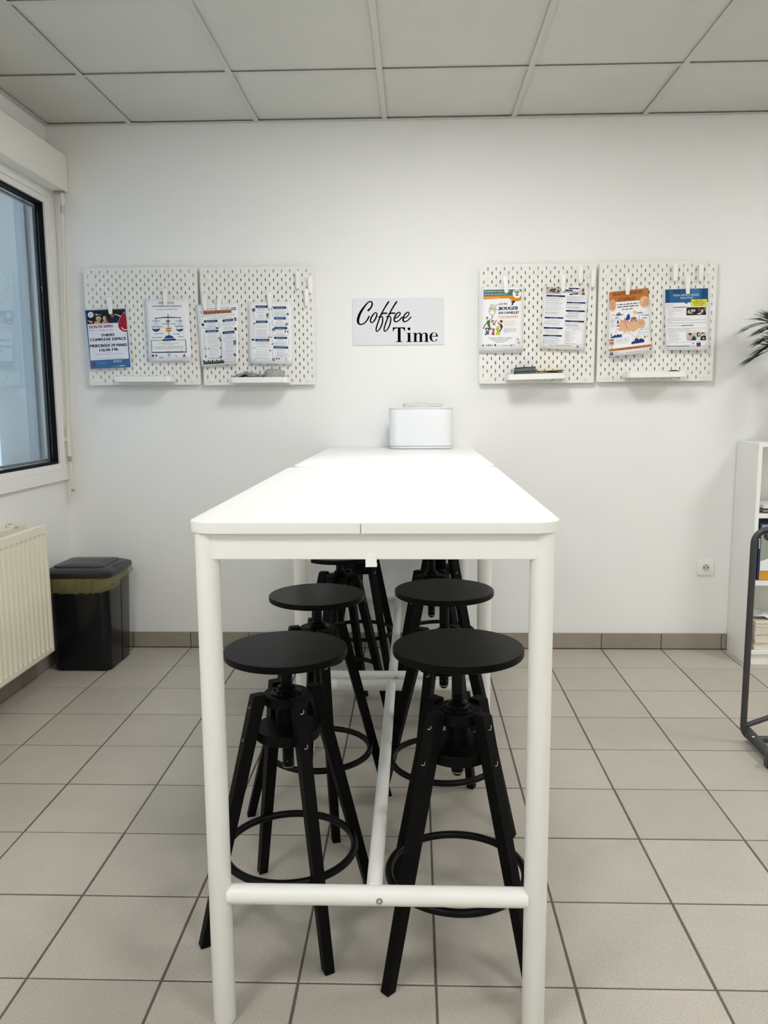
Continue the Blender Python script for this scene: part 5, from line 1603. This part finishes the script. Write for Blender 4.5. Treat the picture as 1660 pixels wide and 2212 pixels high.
cloud = [(430, 1180), (455, 1090), (520, 1050), (640, 1080), (760, 1110), (900, 1080), (985, 1030), (1090, 1030), (1150, 1100), (1130, 1220), (1040, 1290), (940, 1300), (925, 1350), (870, 1350), (860, 1395), (810, 1400), (760, 1360), (720, 1400), (670, 1390), (640, 1360), (600, 1410), (540, 1405), (530, 1360), (440, 1375), (385, 1345), (385, 1300), (440, 1260)]
p.poly(cloud, SKIN, 3, 'artwork')
p.poly([(620, 1010), (650, 930), (710, 875), (735, 950), (730, 1040), (680, 1060), (600, 1060)], (36, 70, 140), 5); p.line([(665, 1060), (668, 1125)], 22, (150, 70, 70), 5); p.line([(580, 1000), (600, 1105)], 22, (150, 96, 100), 5)
p.poly([(735, 1110), (760, 1000), (840, 965), (915, 985), (935, 1080), (880, 1110), (850, 1060), (800, 1108)], (140, 106, 100), 5); p.ell((790, 1060), 22, 24, (206, 190, 190), 6); p.ell((895, 1055), 22, 24, (206, 190, 190), 6)
p.line([(425, 1035), (520, 1100), (590, 1150), (640, 1270), (690, 1310)], 14, (190, 104, 90), 6, smooth=True)
p.line([(1045, 885), (1005, 910), (985, 1040)], 8, (88, 90, 98), 5, smooth=True); p.line([(1100, 1045), (1150, 1110), (1140, 1220), (1030, 1320), (975, 1400), (945, 1530), (880, 1550), (820, 1520), (760, 1450), (650, 1420), (500, 1470)], 7, (104, 106, 112), 5, smooth=True); p.line([(370, 1300), (335, 1370), (330, 1450)], 7, (104, 106, 112), 5, smooth=True)
for k in range(7):
    p.ell((1090 + (k % 4) * 50, 920 + (k // 4) * 80), 18, 20, [(150, 120, 130), (176, 150, 156), (110, 90, 100)][k % 3], 4)
for y in (1120, 1155, 1190):
    p.words((970, y), (1105, y - 12), 16, (176, 110, 90), 6, seed=y)
p.ell((392, 1120), 22, 56, N7, 5); p.bar((355, 1245), (442, 1232), 26, (36, 34, 36), 5)
for y in (1085, 1125, 1165, 1232, 1275):
    p.words((180 + (35 if y in (1165, 1275) else 0), y), (315 - (55 if y in (1165, 1275) else 0), y - 10), 16, (110, 112, 120), 4, seed=y)
p.poly([(170, 1582), (205, 1530), (260, 1510), (310, 1475), (340, 1500), (375, 1450), (410, 1480), (445, 1462), (495, 1480), (495, 1535)], (44, 66, 124), 4); p.ell((200, 1490), 16, 56, (96, 130, 130), 5)
p.poly([(750, 1745), (760, 1680), (850, 1650), (855, 1590), (900, 1570), (940, 1575), (960, 1620), (1000, 1580), (1060, 1585), (1110, 1610), (1122, 1685)], (40, 56, 116), 4)
for x, y in ((905, 1510), (1015, 1510), (810, 1620), (1090, 1580)):
    p.poly([(x - 30, y + 50), (x, y - 50), (x + 28, y + 46)], (226, 218, 162), 3)
p.line([(330, 1620), (360, 1580), (500, 1565), (650, 1570), (690, 1610), (650, 1690), (480, 1720), (360, 1720), (325, 1670), (330, 1620)], 5, (140, 142, 150), 4, smooth=True); p.words((350, 1640), (650, 1608), 16, GREY, 4); p.words((360, 1684), (650, 1650), 16, GREY, 4)
p.line([(1040, 1330), (1130, 1260), (1250, 1290), (1280, 1370), (1200, 1450), (1080, 1470), (1025, 1410), (1040, 1330)], 5, (150, 152, 158), 4, smooth=True); p.words((1068, 1345), (1210, 1322), 18, GREY, 4); p.words((1050, 1425), (1235, 1398), 18, GREY, 4)
p.poly([(1095, 1490), (1165, 1540), (1160, 1570), (1130, 1555)], (36, 36, 44), 4); p.ell((1200, 1515), 26, 24, (214, 160, 150), 4)
p.line([(203, 1630), (205, 1870)], 14, (110, 88, 62), 4)
for y, c in ((1650, (150, 84, 52)), (1690, (206, 170, 112)), (1738, (150, 84, 52)), (1785, (206, 160, 100))):
    p.bar((135, y), (270, y - 14), 34, c, 5)
p.grid([(122, 1885), (1312, 1742), (1315, 1815), (118, 1955)], OR7, 2, 'footer', 6, 1)
p.text('Gratuit - sans RDV - anonyme', (430, 1905), (995, 1848), 40, (70, 46, 32), 0.0, 0.1)
p.grid([(140, 1985), (230, 1972), (232, 2050), (142, 2062)], (40, 42, 92), 3, 'logo', 1, 1); p.words((155, 2024), (215, 2016), 18, (220, 220, 230), 5, 'logo'); p.para((265, 1975), (390, 1962), 3, 22, 10, LGREY, 2); p.words((270, 2050), (510, 2024), 14, LGREY); p.words((612, 1985), (965, 1946), 16, (130, 132, 138))
p.ell((1005, 1930), 20, 28, (190, 190, 192), 3, 'logo'); p.words((1070, 1905), (1150, 1892), 14, GREY); p.words((1060, 1968), (1135, 1945), 14, GREY); p.ell((1205, 1880), 14, 22, (206, 206, 206), 3, 'logo'); p.words((1158, 1952), (1250, 1940), 22, (130, 132, 136), 3, 'logo'); p.bar((1260, 1908), (1296, 1903), 48, (34, 52, 96), 3, 'logo')
p.done()

# 8 apprenticeship flyer
p = Poster('poster', 'apprenticeship flyer with blue header and a yellow box', 'poster', [(85, 195), (1440, 150), (1350, 2030), (125, 2030)],
           [(1.2987, 1.7611), (1.5092, 1.7658), (1.5091, 1.4757), (1.3166, 1.4773)], lean=0.016, curl=0.01)
p.grid([(115, 210), (1398, 170), (1390, 580), (112, 615)], (46, 98, 146), 1, 'header', 5, 4)
p.poly([(690, 598), (800, 594), (742, 648)], (42, 92, 134), 1, 'header')
p.poly([(370, 220), (590, 206), (560, 340), (450, 420), (360, 330)], (40, 80, 118), 2, 'header'); p.poly([(1215, 182), (1392, 175), (1390, 570), (1330, 560), (1195, 480)], (36, 74, 116), 2, 'header'); p.poly([(130, 240), (240, 236), (250, 600), (130, 608)], (34, 72, 110), 2, 'header'); p.poly([(900, 200), (1100, 195), (1180, 380), (1000, 470), (870, 330)], (58, 116, 168), 2, 'header')
p.text('PRÉPA APPRENTISSAGE', (362, 418), (1112, 392), 62, (224, 232, 240), 0.0); p.text('INDUSTRIE', (568, 494), (945, 482), 62, (224, 232, 240), 0.0)
p.grid([(888, 508), (1362, 495), (1352, 708), (885, 718)], (222, 220, 62), 3, 'yellow_box', 2, 2)
for (x0, y0, x1, y1) in ((1000, 548, 1250, 536), (935, 600, 1308, 586), (962, 646, 1280, 636), (985, 690, 1250, 680)):
    p.words((x0, y0), (x1, y1), 26, (92, 90, 40), 5, seed=y0)
p.words((148, 690), (340, 682), 26, (160, 158, 190), 3, seed=1); p.words((150, 760), (350, 752), 22, (110, 112, 130), 3); p.bar((350, 758), (742, 742), 22, (132, 98, 48), 3, 'rule')
p.words((170, 816), (648, 800), 16, GREY, seed=2)
for k, (y, x1) in enumerate(((860, 595), (896, 320), (934, 390), (974, 365), (1014, 330), (1056, 410))):
    p.words((205, y), (x1, y - 10), 16, (130, 130, 136), seed=k + 5)
p.words((170, 1106), (870, 1082), 20, (110, 112, 118), seed=4); p.words((170, 1152), (1325, 1120), 20, (130, 130, 136), seed=5); p.words((200, 1188), (315, 1184), 18, GREY); p.words((165, 1236), (1312, 1204), 22, (120, 122, 128), seed=6)
p.words((140, 1314), (535, 1302), 22, (110, 112, 118), seed=7); p.bar((570, 1306), (952, 1290), 22, (132, 90, 56), 3, 'rule')
p.words((170, 1396), (1312, 1366), 20, (130, 130, 136), seed=8); p.words((195, 1430), (820, 1418), 18, (130, 130, 136), seed=9); p.words((170, 1476), (1160, 1448), 20, (130, 130, 136), seed=10); p.words((190, 1512), (380, 1506), 18, GREY)
for k, (y, x1) in enumerate(((1556, 500), (1598, 510), (1640, 490), (1680, 490), (1718, 560), (1756, 470))):
    p.words((170 if k == 0 else 205, y), (x1, y - 8), 18, (130, 130, 136), seed=k + 15)
p.words((180, 1806), (1180, 1778), 18, (150, 150, 154), seed=11)
p.grid([(748, 745), (1332, 735), (1326, 970), (742, 985)], (44, 40, 42), 2, 'photo', 3, 2)
p.poly([(870, 810), (1010, 800), (1010, 870), (875, 885)], (176, 190, 176), 3, 'photo'); p.poly([(770, 880), (830, 800), (840, 880), (960, 930), (800, 930)], (206, 192, 180), 3, 'photo'); p.poly([(1070, 760), (1160, 750), (1150, 870), (1090, 860)], (156, 44, 56), 3, 'photo'); p.poly([(1170, 830), (1240, 780), (1250, 860), (1200, 940)], (206, 190, 180), 3, 'photo'); p.poly([(1040, 950), (1160, 890), (1180, 955)], (226, 220, 216), 4, 'photo'); p.ell((1210, 780), 30, 26, (30, 26, 26), 4, 'photo'); p.poly([(1260, 760), (1325, 745), (1320, 900)], (140, 136, 134), 3, 'photo')
p.grid([(728, 1500), (1312, 1488), (1302, 1728), (728, 1742)], (196, 194, 188), 2, 'photo', 3, 2)
p.poly([(860, 1735), (900, 1640), (960, 1590), (1010, 1660), (1010, 1735)], (46, 66, 74), 3, 'photo'); p.ell((850, 1590), 52, 44, (196, 146, 124), 4, 'photo'); p.ell((838, 1545), 50, 30, (66, 50, 40), 5, 'photo'); p.poly([(790, 1650), (870, 1690), (850, 1730), (780, 1735)], (206, 160, 136), 4, 'photo')
p.ell((1088, 1560), 56, 70, (36, 28, 28), 3, 'photo'); p.ell((1098, 1560), 30, 44, (214, 176, 156), 4, 'photo'); p.poly([(1020, 1735), (1050, 1650), (1110, 1620), (1130, 1735)], (222, 220, 218), 4, 'photo'); p.ell((1215, 1530), 44, 36, (28, 24, 26), 3, 'photo'); p.ell((1218, 1560), 30, 42, (222, 186, 168), 4, 'photo'); p.poly([(1135, 1735), (1160, 1620), (1240, 1590), (1302, 1600), (1300, 1730)], (34, 34, 38), 3, 'photo'); p.poly([(1190, 1700), (1230, 1640), (1270, 1690)], (214, 212, 212), 5, 'photo')
p.bar((135, 1922), (815, 1916), 18, (36, 62, 110), 3, 'rule'); p.poly([(895, 1812), (945, 1810), (920, 1858)], (60, 64, 78), 3, 'logo'); p.words((850, 1918), (990, 1914), 36, (176, 178, 184), 3, 'logo')
p.grid([(1020, 1805), (1142, 1800), (1142, 1880), (1020, 1884)], (48, 72, 104), 3, 'logo', 1, 1); p.bar((1020, 1924), (1142, 1918), 38, (158, 48, 52), 3, 'logo'); p.words((1172, 1916), (1290, 1910), 32, (110, 146, 180), 3, 'logo'); p.words((440, 1974), (1010, 1960), 10, (190, 190, 194), seed=3)
p.done()
